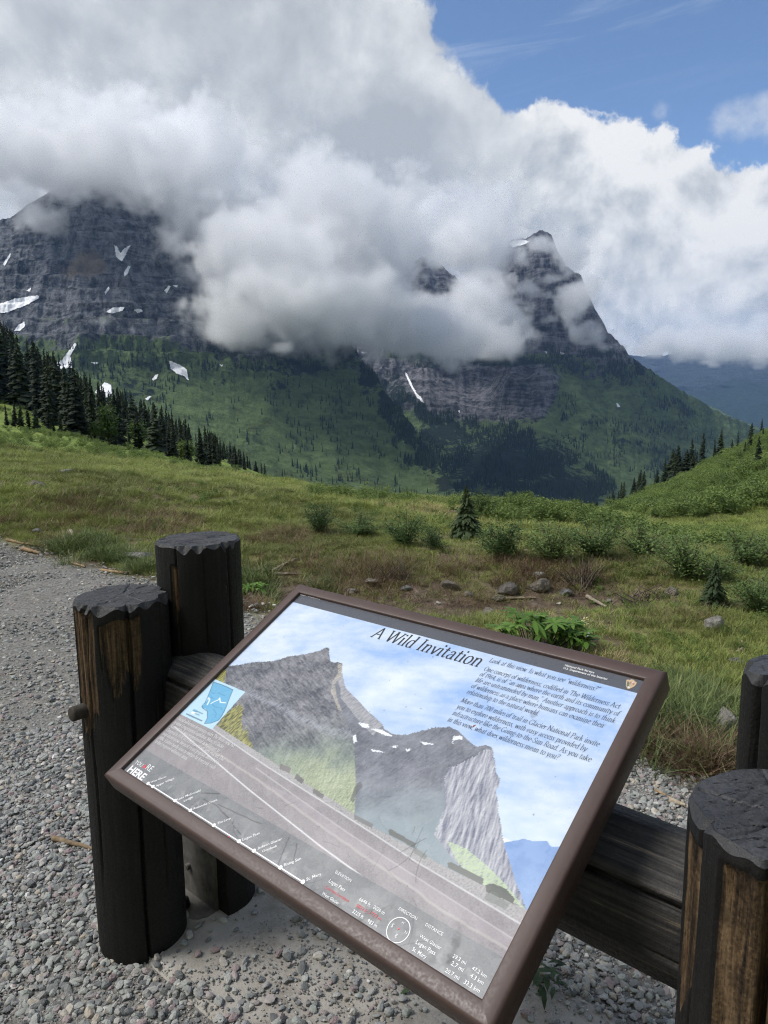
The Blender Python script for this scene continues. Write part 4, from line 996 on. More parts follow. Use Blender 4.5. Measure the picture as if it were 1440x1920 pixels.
blk = [([(526, 1432), (546, 1440), (543, 1450), (524, 1442)], (138, 134, 134)), ([(556, 1450), (570, 1462), (566, 1470), (552, 1460)], (128, 126, 126)), ([(588, 1478), (608, 1490), (604, 1498), (586, 1487)], (134, 132, 132)),
       ([(664, 1527), (700, 1545), (698, 1553), (664, 1535)], (140, 140, 140)), ([(728, 1556), (732, 1554), (780, 1582), (776, 1590), (729, 1564)], (128, 130, 128)), ([(778, 1588), (801, 1604), (797, 1612), (776, 1600)], (146, 148, 146)),
       ([(840, 1618), (845, 1616), (907, 1647), (905, 1660), (840, 1626)], (130, 132, 128)), ([(910, 1660), (925, 1656), (950, 1668), (966, 1686), (962, 1694), (912, 1672)], (122, 124, 120)), ([(912, 1674), (922, 1676), (958, 1694), (948, 1706), (908, 1686)], (150, 152, 150))]
for q, c_ in blk: paint(in_poly(X_+2*spk, Y_+2*spk, q), ink(c_))
paint(in_poly(X_+3*spk, Y_+3*spk, [(656, 1500), (668, 1470), (676, 1466), (680, 1474), (668, 1490), (662, 1506)])*0.7, ink((112, 112, 112)))
# bands
paint(T_ > PH-0.034, ink((98, 100, 107)))
BT = float(np.mean([pan(*q)[1] for q in ((268, 1407), (620, 1604), (951, 1797))]))
bn = np.clip(0.5+1.1*nm+0.5*spk+0.4*fb(60, 60, 40, 4), 0, 1)[..., None]
paint(0.86*(T_ < BT), ink((116, 119, 122))*(1-bn)+ink((150, 152, 154))*bn)
# map inset
mp = [(402, 1273), (460, 1297), (397, 1368), (338, 1339)]
paint(in_poly(X_, Y_, mp), ink((190, 220, 238)))
zz3 = lambda L: [(300+a*0.1389, 1260+b_*0.1389) for a, b_ in L]
shape = zz3([(720, 135), (800, 160), (900, 200), (985, 240), (960, 300), (940, 340), (920, 400), (900, 460), (870, 540), (830, 600), (790, 650), (690, 690), (600, 695), (640, 620), (635, 580), (640, 530), (620, 500), (575, 485), (565, 460), (590, 440), (610, 410), (640, 380), (650, 320), (690, 220)])
paint(in_poly(X_, Y_, shape), ink((120, 180, 216)))
mw = lambda L, wd, col, a=1: pline(zz3(L), wd, col, a)
mw([(720, 135), (800, 160), (900, 200), (985, 240), (960, 300), (920, 400), (900, 460), (830, 600), (790, 650), (690, 690), (600, 695), (640, 620), (640, 530), (575, 485), (565, 460), (610, 410), (650, 320), (690, 220), (720, 135)], 0.0006, (70, 96, 116), 0.8)
mw([(690, 425), (730, 400), (790, 375), (805, 350), (815, 410), (885, 415)], 0.0014, (236, 244, 248))
mw([(655, 350), (670, 375), (640, 440)], 0.0022, (230, 240, 246))
for L in ([(690, 280), (740, 290)], [(780, 280), (830, 300), (870, 320)], [(700, 430), (740, 470), (800, 480)], [(720, 500), (760, 560), (740, 620)], [(820, 480), (840, 510)], [(690, 340), (720, 360)]): mw(L, 0.0005, (88, 140, 172), .7)
for L in ([(455, 515), (490, 530)], ): mw(L, 0.004, (120, 170, 196))
mw([(435, 545), (470, 560)], 0.004, (244, 248, 250)); mw([(495, 528), (575, 565)], 0.0014, (96, 130, 150), .8); mw([(470, 560), (530, 582)], 0.0014, (96, 130, 150), .7); mw([(357, 565), (565, 660)], 0.0018, (60, 84, 100), .75)
# scratches and stains of years of hands
rs = np.random.RandomState(4)
for k in range(46):
    c0 = pan(rs.uniform(330, 800), rs.uniform(1420, 1790)); a = rs.uniform(-0.5, 1.9); L = rs.uniform(0.01, 0.07); cv = rs.normal(0, 7)
    if not (0.01 < c0[0] < PW-0.01 and 0.005 < c0[1] < 0.30): continue
    u = np.linspace(-0.5, 0.5, 6); px_ = c0[0]+u*L*math.cos(a)-cv*(u*L)**2*math.sin(a); py_ = c0[1]+u*L*math.sin(a)+cv*(u*L)**2*math.cos(a)
    d = seg_dist(S_, T_, list(zip(px_, py_))); paint(rs.uniform(0.15, 0.5)*np.clip(1.0-(d-0.0002)/0.0010, 0, 1), ink((78, 76, 78)))
for L in ([(521, 1622), (542, 1570)], [(550, 1618), (557, 1582)], [(378, 1487), (412, 1488)], [(382, 1498), (405, 1510), (430, 1536), (452, 1566)], [(408, 1508), (455, 1530), (490, 1545)]): pline(L, 0.0007, (84, 82, 84), 0.7, 0.003)
st = fb(38, 38, 50, 5); hv_ = sstep(0.02, 0.25, st)*np.exp(-((X_-845)/26.0)**2-((Y_-1790)/45.0)**2)+sstep(0.0, 0.2, st)*np.exp(-((X_-690)/50.0)**2-((Y_-1700)/22.0)**2)*0.7+sstep(0.0, 0.2, st)*np.exp(-((T_)/0.012)**2)*0.55
paint(np.clip(hv_, 0, 0.62), ink((74, 75, 77)))
paint(np.clip(sstep(0.05, 0.25, fb(60, 60, 51, 4))*np.exp(-((T_-0.02)/0.02)**2)*0.5, 0, 0.5), ink((176, 176, 174)))
for k in range(90):
    c0 = (rs.uniform(0.02, PW-0.02), rs.uniform(0.02, PH-0.06)); d = np.hypot(S_-c0[0], T_-c0[1]); paint(rs.uniform(.2, .6)*(d < rs.uniform(0.0008, 0.0016)), ink((86, 84, 84)))
for (x, y, r_) in ((975, 1287, .006), (1000, 1340, .007), (845, 1400, .008), (866, 1402, .008), (1136, 1280, .006)):
    c0 = pan(x, y); d = np.hypot(S_-c0[0], T_-c0[1])/r_; paint(0.35*sstep(1.2, 0.3, d+1.2*st), ink((104, 104, 108)))
c0 = pan(889, 1361); d = np.hypot((S_-c0[0])*1.8-(T_-c0[1])*.6, T_-c0[1]); paint(d < 0.0035, ink((150, 84, 70)))
me = mesh_np('panel', np.stack([S_, T_, 0*S_], -1).reshape(-1, 3), grid_faces(NXP, NYP), True, {'print': img.reshape(-1, 3)})
m_print, nt, b = material('printed_panel')
at_ = nt.new('ShaderNodeAttribute', attribute_name='print')
co = nt.new('ShaderNodeTexCoord').outputs['Object']
nt.l.new(at_.outputs['Color'], b.inputs['Base Color'])
nt.l.new(nt.mapr(nt.noise(co, 18, 5, 0.6), 0.3, 0.7, 0.20, 0.36), b.inputs['Roughness'])
panel = link('panel', me, m_print, sign)
panel['label'] = 'scratched glossy print of mountains above a curving road'

# ---- lettering: a small pen-drawn roman and the built-in plain face
def inkmat(name, col, rough=0.35):
    m, nt, b = material(name); co = nt.new('ShaderNodeTexCoord').outputs['Object']
    q = ink(col); nt.l.new(nt.mix(nt.mapr(nt.noise(co, 260, 4, 0.6), 0.45, 0.85, 0, 0.45), tuple(q), tuple(np.clip(q*0.5+0.14, 0, 1))), b.inputs['Base Color']); b.inputs['Roughness'].default_value = rough
    return m
m_white = inkmat('white_ink', (246, 246, 246)); m_dark = inkmat('dark_ink', (62, 64, 70)); m_red = inkmat('red_ink', (226, 84, 96))
GL = {
 'a': (.46, ['C.10,.36 .2,.45 .31,.42 .34,.33 .34,.08 .38,.01 .45,.05', 'C.34,.27 .2,.25 .09,.18 .09,.07 .18,0 .28,.04 .34,.12']),
 'b': (.49, ['S.12 0 .74 0 2', 'C.12,.36 .22,.45 .36,.42 .42,.23 .36,.04 .22,0 .12,.07']),
 'c': (.42, ['C.38,.36 .3,.45 .17,.42 .08,.24 .14,.06 .26,0 .38,.08']),
 'd': (.50, ['S.38 0 .74 3 2', 'C.38,.38 .28,.45 .14,.41 .08,.22 .14,.04 .26,0 .38,.08']),
 'e': (.43, ['C.08,.25 .38,.27 .36,.40 .25,.46 .12,.40 .07,.22 .14,.05 .26,0 .38,.08']),
 'f': (.31, ['S.14 0 .58 1 0', 'C.14,.56 .18,.70 .27,.74 .36,.70', 'L.04,.45 .29,.45']),
 'g': (.45, ['C.22,.45 .10,.41 .08,.30 .14,.2 .24,.18 .34,.23 .36,.34 .32,.43 .22,.45', 'C.14,.19 .09,.11 .18,.06 .33,.03 .38,-.07 .3,-.18 .14,-.19 .05,-.10 .13,.02', 'L.32,.42 .43,.46']),
 'h': (.51, ['S.11 0 .74 1 2', 'C.11,.32 .2,.43 .3,.45 .38,.37 .38,.2', 'S.38 0 .25 1 0']),
 'i': (.25, ['S.12 0 .46 1 2', 'D.13,.63']), 'k': (.48, ['S.11 0 .74 1 2', 'L.38,.45 .12,.2', 'L.2,.27 .42,0']), 'l': (.24, ['S.12 0 .74 1 2']),
 'm': (.76, ['S.11 0 .46 1 2', 'C.11,.32 .19,.43 .28,.45 .36,.37 .36,.2', 'S.36 0 .25 1 0', 'C.36,.32 .44,.43 .54,.45 .62,.37 .62,.2', 'S.62 0 .25 1 0']),
 'n': (.51, ['S.11 0 .46 1 2', 'C.11,.32 .2,.43 .3,.45 .38,.37 .38,.2', 'S.38 0 .25 1 0']),
 'o': (.47, ['C.24,.45 .12,.40 .07,.23 .12,.05 .24,0 .35,.05 .41,.23 .35,.40 .24,.45']),
 'p': (.49, ['S.12 -.21 .46 1 2', 'C.12,.34 .22,.45 .36,.42 .42,.23 .36,.04 .22,0 .12,.07']),
 'r': (.35, ['S.11 0 .46 1 2', 'C.11,.30 .17,.41 .25,.45 .33,.43']),
 's': (.37, ['C.31,.37 .24,.45 .12,.42 .09,.34 .16,.26 .27,.20 .31,.11 .24,.01 .12,.01 .06,.10']),
 't': (.31, ['C.15,.60 .14,.12 .19,.01 .30,.05', 'L.04,.45 .28,.45']),
 'u': (.51, ['C.11,.45 .11,.12 .18,.01 .28,.03 .38,.12', 'S.38 0 .46 3 2', 'L.04,.45 .11,.45']),
 'v': (.45, ['L.06,.45 .22,0', 'L.40,.45 .22,0', 'H.0,.45 .14', 'H.33,.45 .13']),
 'w': (.68, ['L.06,.45 .20,0', 'L.34,.45 .20,0', 'L.34,.45 .48,0', 'L.63,.45 .48,0', 'H.0,.45 .14', 'H.56,.45 .12']),
 'x': (.45, ['L.06,.45 .40,0', 'L.39,.45 .06,0', 'H.0,.45 .13', 'H.33,0 .13']),
 'y': (.45, ['L.06,.45 .22,.02', 'C.40,.45 .24,.03 .16,-.16 .06,-.20', 'H.0,.45 .14', 'H.33,.45 .13']), 'z': (.40, ['L.06,.45 .36,.45', 'L.35,.45 .06,0', 'L.05,0 .37,0']),
 'A': (.66, ['L.32,.70 .06,0', 'L.32,.70 .60,0', 'L.15,.25 .50,.25', 'H0,0 .14', 'H.52,0 .16']), 'W': (.92, ['L.08,.70 .28,0', 'L.47,.70 .28,0', 'L.47,.70 .67,0', 'L.88,.70 .67,0', 'H0,.70 .18', 'H.38,.70 .16', 'H.80,.70 .14']),
 'I': (.33, ['S.16 0 .70 1 1']), 'L': (.55, ['S.15 0 .70 1 1', 'L.12,0 .50,.01', 'L.50,.0 .52,.16']), 'O': (.70, ['C.35,.71 .15,.62 .07,.35 .15,.08 .35,-.01 .55,.08 .63,.35 .55,.62 .35,.71']),
 'T': (.60, ['S.30 0 .70 1 0', 'L.05,.69 .55,.69', 'L.05,.69 .04,.56', 'L.55,.69 .56,.56']), 'M': (.84, ['S.12 0 .70 1 0', 'L.12,.70 .41,.05', 'L.41,.05 .72,.70', 'S.72 0 .70 1 0', 'H.02,.70 .14', 'H.70,.70 .12']),
 'N': (.72, ['L.13,0 .13,.70', 'L.13,.70 .59,0', 'L.59,0 .59,.70', 'H.03,0 .2', 'H.02,.70 .14', 'H.50,.70 .18']), 'G': (.68, ['C.58,.58 .46,.70 .24,.67 .08,.45 .08,.24 .24,.02 .44,0 .58,.08', 'S.58 .05 .28 0 1']),
 'P': (.56, ['S.15 0 .70 1 1', 'C.15,.69 .38,.69 .50,.60 .48,.42 .36,.34 .15,.34']), 'R': (.62, ['S.15 0 .70 1 1', 'C.15,.69 .38,.69 .48,.60 .46,.43 .35,.36 .15,.36', 'L.32,.36 .58,0', 'H.50,0 .12']),
 'S': (.48, ['C.40,.58 .32,.70 .16,.68 .09,.54 .16,.42 .32,.32 .41,.19 .33,.02 .16,0 .06,.13']), 'V': (.66, ['L.06,.70 .33,0', 'L.60,.70 .33,0', 'H0,.70 .15', 'H.52,.70 .14']), 'C': (.62, ['C.56,.58 .44,.70 .22,.66 .08,.45 .08,.24 .22,.03 .44,0 .57,.11']),
 '0': (.48, ['C.24,.66 .12,.57 .08,.33 .12,.09 .24,0 .36,.09 .40,.33 .36,.57 .24,.66']), '1': (.36, ['S.18 0 .66 1 0', 'L.18,.66 .08,.58']), '4': (.50, ['S.34 0 .66 1 0', 'L.34,.66 .05,.20', 'L.05,.20 .45,.20']),
 '6': (.48, ['C.38,.64 .20,.54 .09,.30 .11,.08 .24,0 .38,.08 .39,.28 .27,.39 .11,.28']), '7': (.46, ['L.06,.65 .42,.65', 'L.42,.65 .16,0']), '9': (.48, ['C.10,.02 .28,.12 .39,.36 .37,.58 .24,.66 .10,.58 .09,.38 .21,.27 .37,.38']), '8': (.48, ['C.24,.66 .12,.60 .12,.44 .34,.28 .38,.12 .24,0 .10,.12 .14,.28 .35,.44 .36,.60 .24,.66']),
 '.': (.22, ['D.10,.03']), ',': (.22, ['D.10,.03', 'L.12,.03 .06,-.12']), '?': (.40, ['C.08,.56 .16,.69 .30,.66 .33,.52 .22,.38 .19,.22', 'D.19,.03']), '-': (.32, ['L.05,.22 .27,.22']), '“': (.34, ['L.13,.70 .08,.56', 'L.27,.70 .22,.56']), '”': (.34, ['L.14,.72 .08,.56', 'L.28,.72 .22,.56']), ' ': (.25, []),
}
def _smooth(p):
    p = np.array(p, float); n = len(p)
    if n < 3: return p
    out = []; ext = np.concatenate([[2*p[0]-p[1]], p, [2*p[-1]-p[-2]]])
    if np.allclose(p[0], p[-1]): ext[0] = p[-2]; ext[-1] = p[1]
    for i in range(n-1):
        a, b_, c_, d = ext[i:i+4]
        for t in np.arange(5)/5.0: out.append(0.5*((2*b_)+(-a+c_)*t+(2*a-5*b_+4*c_-d)*t*t+(-a+3*b_-3*c_+d)*t**3))
    out.append(p[-1]); return np.array(out)
def roman(text, weight=1.0, slant=0.17, cond=1.0):
    """returns V, F, width in em of x-height .46 letters"""
    V, F = [], []; cx = 0.0
    def ribbon(p, k, fixed=None):
        p = np.array(p, float); d = np.gradient(p, axis=0); L = np.linalg.norm(d, axis=1)+1e-9; d = d/L[:, None]
        nrm = np.stack([-d[:, 1], d[:, 0]], -1)
        w_ = (0.020+0.058*np.abs(d[:, 1]*0.94+d[:, 0]*-0.30)) if fixed is None else np.full(len(p), fixed)
        w_ = w_*weight
        base = sum(len(q) for q in V); z = np.full((len(p), 1), 0.004*(k % 7))
        V.append(np.concatenate([np.concatenate([p+nrm*w_[:, None]/2, z], 1), np.concatenate([p-nrm*w_[:, None]/2, z], 1)])); n = len(p)
        for i in range(n-1): F.append((base+i, base+n+i, base+n+i+1, base+i+1))
    k = 0
    for ch in text:
        adv, strokes = GL.get(ch, GL[' '])
        for s_ in strokes:
            k += 1; typ = s_[0]; body = s_[1:].split()
            if typ in 'CL':
                pts = [tuple(float(q) for q in w_.split(',')) for w_ in body]; pts = [(cx+a, b_) for a, b_ in pts]
                ribbon(_smooth(pts) if typ == 'C' else pts, k)
            elif typ == 'S':
                x0, y0, y1, sb, st_ = float(body[0]), float(body[1]), float(body[2]), int(body[3]), int(body[4])
                ribbon([(cx+x0, y0), (cx+x0, y1)], k, 0.080)
                if sb: k += 1; ribbon([(cx+x0-(0.09 if sb == 1 else 0), y0+.012), (cx+x0+.10, y0+.012)], k, 0.026)
                if st_: k += 1; ribbon([(cx+x0-.09, y1-(.012 if st_ == 1 else .03)), (cx+x0+(.09 if st_ == 1 else .03), y1-.012)], k, 0.028)
            elif typ == 'H':
                a, b_ = (float(q) for q in body[0].split(',')); ribbon([(cx+a, b_-(.012 if b_ > 0.2 else -.012)), (cx+a+float(body[1]), b_-(.012 if b_ > 0.2 else -.012))], k, 0.026)
            elif typ == 'D':
                a, b_ = (float(q) for q in body[0].split(',')); r_ = 0.042*weight
                ribbon([(cx+a-r_, b_), (cx+a-r_*.5, b_), (cx+a, b_), (cx+a+r_*.5, b_), (cx+a+r_, b_)], k, 0.08)
        cx += adv
    V = np.concatenate(V); V[:, 0] += slant*V[:, 1]; V[:, 0] *= cond; V[:, 2] *= 0.01
    return V, np.array(F), cx*cond
def plain(text, bold=0.0):
    cu = bpy.data.curves.new('t', 'FONT'); cu.body = text; cu.size = 1.0; cu.resolution_u = 2; cu.offset = bold; cu.fill_mode = 'FRONT'
    ob = bpy.data.objects.new('t', cu); me = ob.to_mesh(); n = len(me.vertices)
    V = np.zeros(n*3, np.float32); me.vertices.foreach_get('co', V); V = V.reshape(-1, 3).copy()
    me.calc_loop_triangles(); F = np.zeros(len(me.loop_triangles)*3, np.int32); me.loop_triangles.foreach_get('vertices', F)
    ob.to_mesh_clear(); bpy.data.objects.remove(ob); bpy.data.curves.remove(cu)
    x0, x1 = V[:, 0].min(), V[:, 0].max(); V[:, 0] -= x0
    return V, F.reshape(-1, 3), x1-x0
def write(name, items, mat, z=0.0005, label=None):
    """items: (V, F, width, px0, px1, yscale) laid from pixel px0 to px1 along their baseline"""
    VV, FF, n0 = [], [], 0
    for (V, F, wd, q0, q1, ys) in items:
        a, c_ = pan(*q0), pan(*q1); d = c_-a; L = np.linalg.norm(d); u = d/L; v_ = np.array([-u[1], u[0]]); s_ = L/wd
        P = np.stack([a[0]+u[0]*V[:, 0]*s_+v_[0]*V[:, 1]*s_*ys, a[1]+u[1]*V[:, 0]*s_+v_[1]*V[:, 1]*s_*ys, z+np.abs(V[:, 2])*1.0], -1)
        if F.shape[1] == 3: F = np.concatenate([F, F[:, 2:3]], 1)
        VV.append(P); FF.append(F+n0); n0 += len(P)
    V = np.concatenate(VV); F = np.concatenate(FF)
    me = bpy.data.meshes.new(name); me.from_pydata(V.tolist(), [], [tuple(f[:3]) if f[2] == f[3] else tuple(f) for f in F.tolist()]); me.update()
    o = link(name, me, mat, panel)
    if label: o['label'] = label
    return o
def hl(p0, p1):     # force the end of a line of print level with its start on the panel
    a, c_ = pan(*p0), pan(*p1); q = topx(np.array(c_[0]), np.array(a[1])); return p0, (float(q[0]), float(q[1]))
def rows(lst, mat, name, fn, ys=1.0, level=True):
    for tx, p0, p1 in lst:
        if level: p0, p1 = hl(p0, p1)
        V, F, wd = fn(tx); write(name, [(V, F, wd, p0, p1, ys)], mat)
rows([('A Wild Invitation', (694, 1194), (897, 1250))], m_dark, 'title_lettering', lambda t: roman(t, 1.08), 1.16)
rows([('Look at this view. Is what you see “wilderness?”', (916, 1241), (1122, 1297)), ('One concept of wilderness, codified in The Wilderness Act', (906, 1257), (1159, 1332)),
      ('of 1964, is of “an area where the earth and its community of', (898, 1267), (1157, 1347)), ('life are untrammeled by man.” Another approach is to think', (890, 1278), (1150, 1360)),
      ('of wilderness as a place where humans can examine their', (882, 1289), (1129, 1370)), ('relationship to the natural world.', (874, 1300), (1007, 1345)),
      ('More than 700 miles of trail in Glacier National Park invite', (863, 1316), (1119, 1405)), ('you to explore wilderness, with easy access provided by', (855, 1328), (1096, 1414)),
      ('infrastructure like the Going-to-the-Sun Road. As you take', (847, 1340), (1104, 1433)), ('in this view, what does wilderness mean to you?', (838, 1352), (1044, 1428))], m_dark, 'body_lettering', lambda t: roman(t, 0.82), 1.35)
rows([('Official wilderness designation under The Wilderness Act', (331, 1348), (440, 1400)), ('requires Congressional legislation. Most of Glacier', (325, 1356), (420, 1401)), ('National Park was recommended as wilderness to', (318, 1363), (411, 1409)),
      ('Congress in 1974, but a bill has not yet been enacted. The', (311, 1370), (419, 1426)), ('map above shows the most recent proposal, amended in', (304, 1377), (410, 1432)), ('1984. Visitors hardly have to venture far from park roads', (297, 1385), (404, 1441)), ('to find proposed wilderness areas.', (290, 1392), (351, 1425))],
     m_white, 'caption_lettering', lambda t: roman(t, 0.9, 0.0, 0.8))
rows([('Glacier National Park', (562, 1115), (599, 1125)), ('National Park Service', (1059, 1249), (1113, 1264)), ('U.S. Department of the Interior', (1056, 1254), (1138, 1277))], m_white, 'agency_lettering', lambda t: plain(t, 0.012))
rows([('YOU', (252, 1431), (265, 1438))], m_white, 'heading_lettering', lambda t: plain(t, 0.0), 1.0)
rows([('RE', (272, 1442), (281, 1448))], m_white, 'heading_lettering', lambda t: plain(t, 0.0), 1.0)
rows([('HERE', (238, 1446), (267, 1463))], m_white, 'heading_lettering', lambda t: plain(t, 0.03), 0.86)
def poly_print(name, polys, mat, z=0.0005):
    VV, FF = [], []
    for pl in polys:
        b0 = len(VV)
        for q in pl: a = pan(*q); VV.append((a[0], a[1], z))
        FF.append(tuple(range(b0, b0+len(pl))))
    me = bpy.data.meshes.new(name); me.from_pydata(VV, [], FF); me.update()
    return link(name, me, mat, panel)
poly_print('arrow_mark', [[(266.7, 1438.9), (274.7, 1432.6), (272, 1442.3), (269, 1439.6)]], m_red)
poly_print('arrow_mark', [[(424, 1570), (431, 1568), (430, 1574), (427, 1572)]], m_red)
stops = [(277, 1470), (286, 1476), (328, 1502), (357, 1520), (401, 1548), (448, 1578), (477, 1595), (527, 1626), (569, 1653)]
def disc(c0, r_, n=14, r_in=0.0):
    c_ = pan(*c0); th = np.linspace(0, 2*math.pi, n, endpoint=False); return [(c_[0]+math.cos(a)*r_, c_[1]+math.sin(a)*r_) for a in th]
VV, FF = [], []
def addpoly(pts, z): b0 = len(VV); VV.extend([(p[0], p[1], z) for p in pts]); FF.append(tuple(range(b0, b0+len(pts))))
a, c_ = pan(*stops[0]), pan(*stops[-1]); ty_ = 0.5*(a[1]+c_[1])
addpoly([(a[0], ty_-0.0011), (c_[0], ty_-0.0011), (c_[0], ty_+0.0011), (a[0], ty_+0.0011)], 0.0005)
for k, q in enumerate(stops):
    p = pan(*q); th = np.linspace(0, 2*math.pi, 16, endpoint=False); addpoly([(p[0]+math.cos(t)*0.0040, ty_+math.sin(t)*0.0040) for t in th], 0.0006+0.00002*k)
c_ = pan(747, 1744); th = np.linspace(0, 2*math.pi, 48, endpoint=False)
b0 = len(VV); VV.extend([(c_[0]+math.cos(t)*0.0185, c_[1]+math.sin(t)*0.0185, 0.0005) for t in th]); VV.extend([(c_[0]+math.cos(t)*0.0172, c_[1]+math.sin(t)*0.0172, 0.0005) for t in th])
for i in range(48): FF.append((b0+i, b0+(i+1) % 48, b0+48+(i+1) % 48, b0+48+i))
me = bpy.data.meshes.new('route_diagram'); me.from_pydata(VV, [], FF); me.update(); link('route_diagram', me, m_white, panel)
poly_print('arrow_mark', [[(744.5, 1745), (748, 1738.5), (750, 1743.5), (747.5, 1742.5)]], m_red)
rows([('West Glacier', (282, 1469), (313, 1457)), ('Apgar Village', (292, 1476), (327, 1461)), ('Lake McDonald', (333, 1501), (376, 1484)), ('Lodge', (345, 1504), (362, 1496)), ('Avalanche Creek', (362, 1519), (408, 1501)), ('The Loop', (408, 1546), (433, 1536)),
      ('Logan Pass', (455, 1577), (487, 1564)), ('Jackson Glacier', (483, 1593), (529, 1575)), ('Overlook', (492, 1599), (520, 1588)), ('Rising Sun', (533, 1625), (565, 1612)), ('St. Mary', (575, 1652), (603, 1641))], m_white, 'stop_lettering', lambda t: plain(t, 0.012), 1.0, level=False)
rows([('ELEVATION', (628, 1637), (658, 1653)), ('Logan Pass', (616, 1654), (646, 1671)), ('West Glacier', (603, 1677), (636, 1695)), ('6646 ft', (673, 1688), (693, 1700)), ('2026 m', (699, 1703), (720, 1715)), ('3225 ft', (660, 1711), (680, 1723)), ('983 m', (688, 1729), (706, 1739)),
      ('DIRECTION', (747, 1706), (781, 1725)), ('DISTANCE', (797, 1736), (830, 1754)), ('West Glacier', (786, 1757), (827, 1780)), ('Logan Pass', (779, 1769), (815, 1791)), ('St. Mary', (772, 1782), (799, 1797)), ('29.3 mi', (848, 1795), (873, 1809)), ('2.7 mi', (845, 1809), (868, 1822)),
      ('20.7 mi', (834, 1822), (861, 1836)), ('47.2 km', (884, 1818), (912, 1833)), ('4.3 km', (881, 1832), (906, 1846)), ('33.3 km', (869, 1844), (899, 1861))], m_white, 'table_lettering', lambda t: plain(t, 0.006), 1.0)
rows([('Current Location', (609, 1665), (654, 1690)), ('5822 ft', (667, 1700), (687, 1711)), ('1774 m', (692, 1714), (713, 1726))], m_red, 'table_lettering', lambda t: plain(t, 0.0), 1.0)
rows([('N', (758, 1750), (762, 1752)), ('E', (740, 1757), (743, 1759)), ('S', (733, 1738), (736, 1740)), ('W', (752, 1731), (757, 1734))], m_white, 'compass_lettering', lambda t: plain(t, 0.0), 1.0)
# arrowhead emblem
zc = lambda L: [(1160+a*0.0694, 1230+b_*0.0694) for a, b_ in L]
m_tan = inkmat('tan_ink', (206, 180, 150)); m_green = inkmat('green_ink', (116, 128, 108)); m_brn = inkmat('sienna_ink', (176, 128, 104))
poly_print('emblem', [zc([(215, 650), (260, 640), (300, 655), (345, 632), (400, 650), (450, 690), (460, 715), (495, 720), (470, 780), (420, 830), (340, 870), (265, 905), (230, 880), (195, 800), (200, 720)])], m_tan, 0.0006)
poly_print('emblem_detail', [zc([(240, 690), (275, 700), (300, 740), (280, 790), (300, 840), (240, 860), (215, 800), (225, 740)])], m_green, 0.0009)
poly_print('emblem_detail', [zc([(310, 720), (340, 690), (380, 740), (440, 750), (400, 790), (340, 800), (300, 780)])], m_brn, 0.0009)
for q in ([(235, 845), (270, 832), (310, 850), (300, 870), (250, 866)], [(300, 770), (360, 760), (400, 772), (340, 782)], [(330, 710), (380, 725), (420, 730), (370, 735)]): poly_print('emblem_detail', [zc(q)], m_white, 0.0012)
# ------------------------------------------------------------------ scattering helper (uncountable stuff only)
def library(name, meshes, mat):
    cl = bpy.data.collections.new(name)
    for k, me in enumerate(meshes):
        if not me.materials: me.materials.append(mat)
        cl.objects.link(bpy.data.objects.new('%s_%02d' % (name, k), me))
    return cl
def scatter(name, pts, rot, scl, idx, tone, coll, label, cat):
    n = len(pts); me = bpy.data.meshes.new(name); me.vertices.add(n); me.vertices.foreach_set('co', np.asarray(pts, np.float32).ravel())
    a = me.attributes.new('rot', 'FLOAT_VECTOR', 'POINT'); a.data.foreach_set('vector', np.asarray(rot, np.float32).ravel())
    scl = np.asarray(scl, np.float32); scl = np.repeat(scl[:, None], 3, 1) if scl.ndim == 1 else scl
    a = me.attributes.new('scl', 'FLOAT_VECTOR', 'POINT'); a.data.foreach_set('vector', np.ascontiguousarray(scl).ravel())
    a = me.attributes.new('idx', 'INT', 'POINT'); a.data.foreach_set('value', np.asarray(idx, np.int32))
    a = me.attributes.new('tone', 'FLOAT', 'POINT'); a.data.foreach_set('value', np.asarray(tone, np.float32))
    g = bpy.data.node_groups.new(name, 'GeometryNodeTree')
    g.interface.new_socket('Geometry', in_out='INPUT', socket_type='NodeSocketGeometry')
    g.interface.new_socket('Geometry', in_out='OUTPUT', socket_type='NodeSocketGeometry')
    t = NT(g); gi = t.new('NodeGroupInput'); go = t.new('NodeGroupOutput')
    ci = t.new('GeometryNodeCollectionInfo', transform_space='ORIGINAL'); ci.inputs['Collection'].default_value = coll
    ci.inputs['Separate Children'].default_value = True; ci.inputs['Reset Children'].default_value = True
    ip = t.new('GeometryNodeInstanceOnPoints'); ip.inputs['Pick Instance'].default_value = True
    def na(nm, ty):
        q = t.new('GeometryNodeInputNamedAttribute', data_type=ty); q.inputs['Name'].default_value = nm; return q.outputs['Attribute']
    e2r = t.new('FunctionNodeEulerToRotation'); t.l.new(na('rot', 'FLOAT_VECTOR'), e2r.inputs[0])
    t.l.new(gi.outputs[0], ip.inputs['Points']); t.l.new(ci.outputs[0], ip.inputs['Instance'])
    t.l.new(na('idx', 'INT'), ip.inputs['Instance Index']); t.l.new(e2r.outputs[0], ip.inputs['Rotation']); t.l.new(na('scl', 'FLOAT_VECTOR'), ip.inputs['Scale'])
    t.l.new(ip.outputs[0], go.inputs[0])
    o = link(name, me); o.modifiers.new('scatter', 'NODES').node_group = g
    if label: tag(o, label, cat, kind='stuff')
    return o

